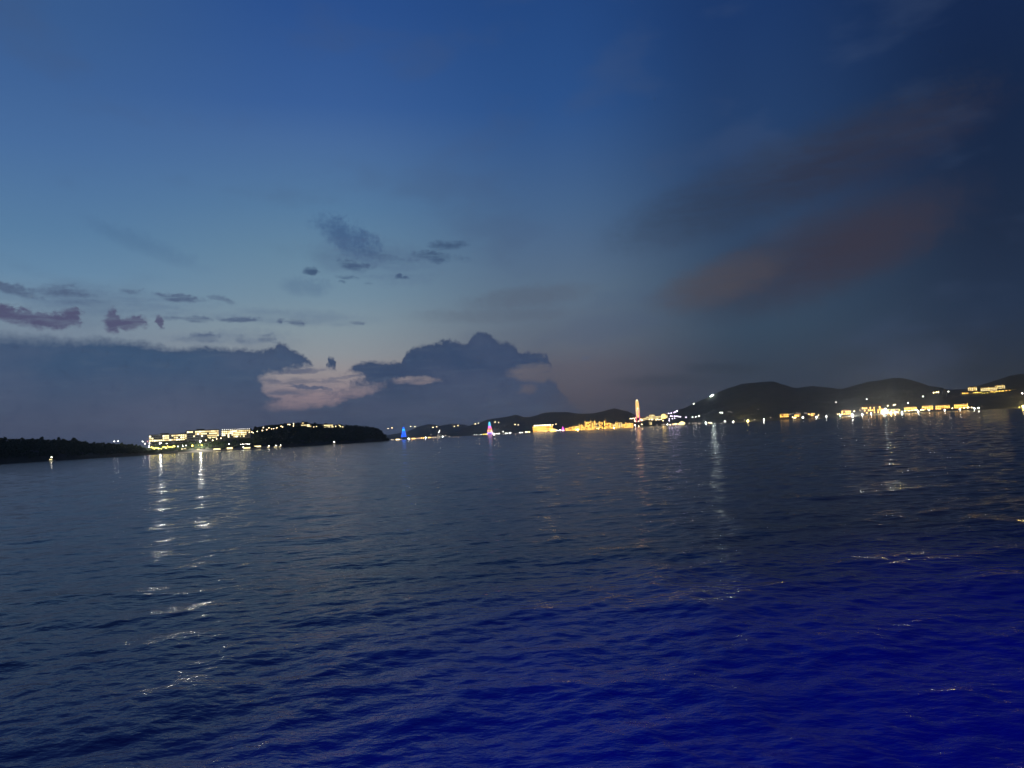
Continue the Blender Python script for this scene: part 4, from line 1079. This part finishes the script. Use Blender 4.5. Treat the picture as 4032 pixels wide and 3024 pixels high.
TG = 'golden lit buildings of the waterfront town'  # dense windows and light strips added to give the walls their golden floodlit look
town = [  # x0, x1, base y, top y, roof, turrets, description
    (2226, 2240, 1695, 1686, 'flat', (), 'low golden arcade house next to the pink pavilion'),
    (2240, 2252, 1694.5, 1680, 'hip', (), 'golden gabled house with a pole lamp, near the left end of the town'),
    (2252, 2264, 1694, 1677, 'hip', (0.6,), 'golden house with one turret left of the first golden floodlight'),
    (2264, 2280, 1693.5, 1675, 'hip', (), 'golden house directly behind the first golden floodlight'),
    (2280, 2292, 1693, 1673, 'flat', (-0.7, 0.7), 'golden gatehouse with two white-topped turrets'),
    (2292, 2303, 1692.5, 1669, 'hip', (), 'stepped golden house leading up to the big golden palace'),
    (2303, 2331, 1692, 1660, 'flat', (-0.8, 0.8), 'big golden palace, left half of the high roofline'),
    (2331, 2347, 1691, 1659, 'flat', (0.5,), 'golden palace wing with flat lit roof beside the keep'),
    (2347, 2358, 1690.5, 1662, 'hip', (), 'golden gabled house between palace wing and keep'),
    (2358, 2375, 1690, 1657, 'hip', (-0.6,), 'golden house with a turret just left of the keep'),
    (2379, 2390, 1689.5, 1651, 'spire', (), 'tall golden keep with a lit spire, highest of the town'),
    (2390, 2402, 1689, 1662, 'hip', (), 'golden gabled house just right of the keep'),
    (2402, 2413, 1688, 1667, 'flat', (-.8,), 'rosy golden flat-roofed house behind the third golden floodlight'),
    (2413, 2424, 1687.5, 1668, 'hip', (), 'small golden gabled house right of the third golden floodlight'),
    (2424, 2436, 1687, 1662, 'hip', (-.7, .7), 'golden house with twin slim turrets'),
    (2437, 2451, 1686.5, 1664, 'flat', (), 'golden block with an unbroken lit front'),
    (2451, 2462, 1686, 1668, 'hip', (), 'golden gabled house left of the slim bell tower'),
    (2463, 2468, 1685.5, 1660, 'spire', (), 'slim golden bell tower near the right end of the town'),
    (2469, 2481, 1685, 1664, 'hip', (.7,), 'golden house right of the slim bell tower'),
    (2481, 2495, 1684.5, 1668, 'flat', (), 'last flat golden house of the town before the white light')]
for x0, x1, yb, yt, rf, tr, lb in town:
    golden('town_house', lb, x0, x1, yb, (yb - yt) * (0.78 if rf != 'flat' else 0.92), hillC, 'building', TG, roof=rf, turret=tr, crenel=(rf == 'flat' and x1 - x0 > 13), dens=0.8,
           win=('winy', 'win', 'winy')[int(x0) % 3])
for i in range(9):                                   # quay arcades under the houses
    x0 = 2227 + i * 30; yb = 1698.5 - (x0 - 2227) * 0.0514
    golden('quay_arcade', f'{ORD[i]} low lit arcade on the town quay, counted from the pink pavilion', x0, x0 + 28.5, yb, 5.0, hillC, 'arcade', 'arcades on the town quay', rows=1, roof='flat', dens=0.9)

RG = 'yellow lit ridge hotel buildings'
golden('ridge_hotel', 'long yellow lit ridge hotel right of the wheel', 2545, 2605, 1651, 11, hillD, 'hotel', RG, rows=2, roof='flat', win='win', strip='led', dens=1)
golden('ridge_hotel', 'upper yellow lit block standing behind the long ridge hotel', 2557, 2577, 1640, 13, hillD, 'hotel', RG, rows=2, roof='flat', win='win', dens=1)
golden('ridge_hotel_wing', 'short lit hotel wing between the wheel and the long ridge hotel', 2524, 2543, 1646, 9, hillD, 'hotel', RG, rows=2, roof='hip', win='win', dens=1)
pavilion('yellow lit dome hall at the right end of the ridge hotel', 2605, 2622, 1648, 18, hillD, 'led', RG, dome=True)
golden('ridge_hotel_annexe', 'small yellow lit annexe right of the ridge hotel dome hall', 2622, 2630, 1646, 11, hillD, 'hotel', RG, rows=2, roof='hip', win='win', dens=1)
golden('shore_house', 'small house with two lit panes on the shore under the ridge hotel', 2555, 2567, 1672, 9, hillD, 'house', None, rows=1, roof='hip', win='win', wall='wallg')
pavilion('domed lit pavilion on the shore below the lilac lamps', 2676, 2695, 1672, 12, hillD, 'win', 'shore pavilions', dome=True)
SG = 'golden lit blocks on the right shore'
golden('shore_block', 'small golden lit house at the left end of the right shore lights', 3074, 3103, 1643, 11, hillD, 'house', SG, rows=2, roof='hip')
golden('shore_block', 'tiny golden lit house under the faint terrace lamps', 3130, 3152, 1641, 8, hillD, 'house', SG, rows=1, roof='hip')
golden('shore_block', 'golden lit block just left of the biggest white floodlight', 3318, 3347, 1633, 14, hillD, 'house', SG, rows=2, roof='hip')
golden('terrace_hotel', 'dim terrace hotel behind the two orange lamp rows', 3400, 3472, 1628, 24, hillD, 'hotel', SG, rows=3, roof='hip', dens=0.45, strip=None, wall='roof')
golden('shore_block', 'flat golden hall behind the huge golden floodlight', 3478, 3530, 1628, 13, hillD, 'house', SG, rows=2, roof='flat', win='winy', dens=.8, wall='roof')
golden('shore_block', 'long balconied golden block with a dark roof on the right shore', 3568, 3604, 1618, 12, hillD, 'house', SG, rows=2, roof='hip', dens=1)
golden('shore_block', 'golden house above the left end of the lit beach strip', 3638, 3668, 1614, 13, hillD, 'house', SG, rows=2, roof='hip', dens=.9)
golden('shore_block', 'broad golden block over the lit beach beside the raised floodlight', 3694, 3732, 1611, 12, hillD, 'house', SG, rows=2, roof='hip', dens=1)
golden('shore_block', 'last golden block of the right shore with a stepped front', 3767, 3803, 1609, 14, hillD, 'house', SG, rows=2, roof='flat', dens=1, turret=(.9,))
# lit beach strip on the right
sv, sf = [], []
xs_ = list(range(3636, 3800, 8))
for i, px in enumerate(xs_):
    az = azel(px, 1622)[0]; sd, rd, H = hillD.col(az)
    for dd, z in ((sd - 12, -0.5), (sd + 2, 2.0), (sd + 34, 5.5), (sd + 50, 1.0)): sv.append((dd * math.sin(R(az)), dd * math.cos(R(az)), z))
    if i: sf += [(4 * i - 4 + k, 4 * i + k, 4 * i + k + 1, 4 * i - 3 + k) for k in range(3)]
me = bpy.data.meshes.new('beach'); me.from_pydata(sv, [], sf); me.materials.append(M['sand']); tag(add_mesh('beach', me), kind='structure')
# hilltop palace
PG = 'blocks of the hilltop palace'
golden('palace', 'left block of the hilltop palace with two small spires', 3818, 3841, 1538, 10, hillD, 'palace', PG, rows=2, roof='hip', win='win', turret=(-.5, .4), dens=1)
golden('palace', 'middle and widest block of the hilltop palace', 3874, 3914, 1540, 11, hillD, 'palace', PG, rows=2, roof='hip', win='win', turret=(0.0,), dens=1)
golden('palace', 'right block of the hilltop palace, highest up with twin spires', 3926, 3950, 1531, 10, hillD, 'palace', PG, rows=2, roof='hip', win='win', turret=(-.5, .5), dens=1)
golden('palace_terrace', 'long low dim terrace building under the hilltop palace', 3822, 3956, 1546, 5, hillD, 'palace', PG, rows=1, roof='flat', dens=.4, strip=None)

# ------------------------------------------------------------------ single trees
TA = 'trees on the skyline of the dark point'
for i, px in enumerate(sorted([291, 300, 373, 384, 396, 408, 430, 449, 478, 506, 519, 538, 549, 90, 130, 165, 233, 20, 250])):
    az = azel(px, 1735)[0]; sd, rd, H = hillA.col(az)
    tree(Vector((rd * math.sin(R(az)), rd * math.cos(R(az)), H - 1.5)), random.uniform(0.55, 0.85), f'{ORD[i]} dark tree along the skyline of the black point, from the outer end', TA)
TB = 'trees on the headland skyline'
for i, px in enumerate([985, 1005, 1035, 1060, 1085, 1120, 1160, 1175, 1240, 1335, 1345, 1362, 1380, 1405, 1430, 1450, 1470, 1490, 1503, 1515]):
    az = azel(px, 1675)[0]; sd, rd, H = hillB.col(az)
    tree(Vector((rd * math.sin(R(az)), rd * math.cos(R(az)), H - 1.5)), random.uniform(0.6, 0.9), f'{ORD[i]} dark tree along the ridge from the white-topped hotel block', TB)
TC = 'floodlit trees below the hotel'
nk = {'palm_tree': 0, 'tree': 0}
for i, (px, py) in enumerate(sorted([(600, 1770), (618, 1768), (642, 1768), (655, 1764), (672, 1767), (690, 1762), (705, 1764), (722, 1760), (742, 1762), (757, 1758), (768, 1764), (776, 1756), (798, 1756), (806, 1760),
                              (815, 1754), (824, 1758), (834, 1752), (846, 1755), (858, 1750), (870, 1753), (884, 1748), (785, 1762), (748, 1752), (731, 1750), (612, 1755), (630, 1758), (648, 1754), (664, 1752), (684, 1750), (700, 1749), (760, 1742), (778, 1741), (796, 1740), (814, 1738), (832, 1737), (892, 1730), (915, 1727), (940, 1726)])):
    p, d = hillB.place(px, py); kd = 'palm_tree' if i % 3 == 0 else 'tree'
    tree(p, random.uniform(0.6, 0.9), f"{ORD[nk[kd]]} {'palm' if kd == 'palm_tree' else 'leafy tree'} in the lamplight below the hotel, from the dark point", TC, kd)
    nk[kd] += 1

# ------------------------------------------------------------------ evening haze
hz = MB().box(-17500, 17500, -17500, 17500, -4.5, 330)
hv = bpy.data.materials.new('evening_haze'); hv.use_nodes = True; nt = hv.node_tree; nt.nodes.clear()
vo = nt.nodes.new('ShaderNodeVolumePrincipled'); vo.inputs['Color'].default_value = (0.86, 0.89, 0.95, 1)
vo.inputs['Density'].default_value = 4.2e-5; vo.inputs['Anisotropy'].default_value = 0.8
ou = nt.nodes.new('ShaderNodeOutputMaterial'); nt.links.new(vo.outputs[0], ou.inputs['Volume'])
tag(hz.build('haze', hv), kind='stuff')
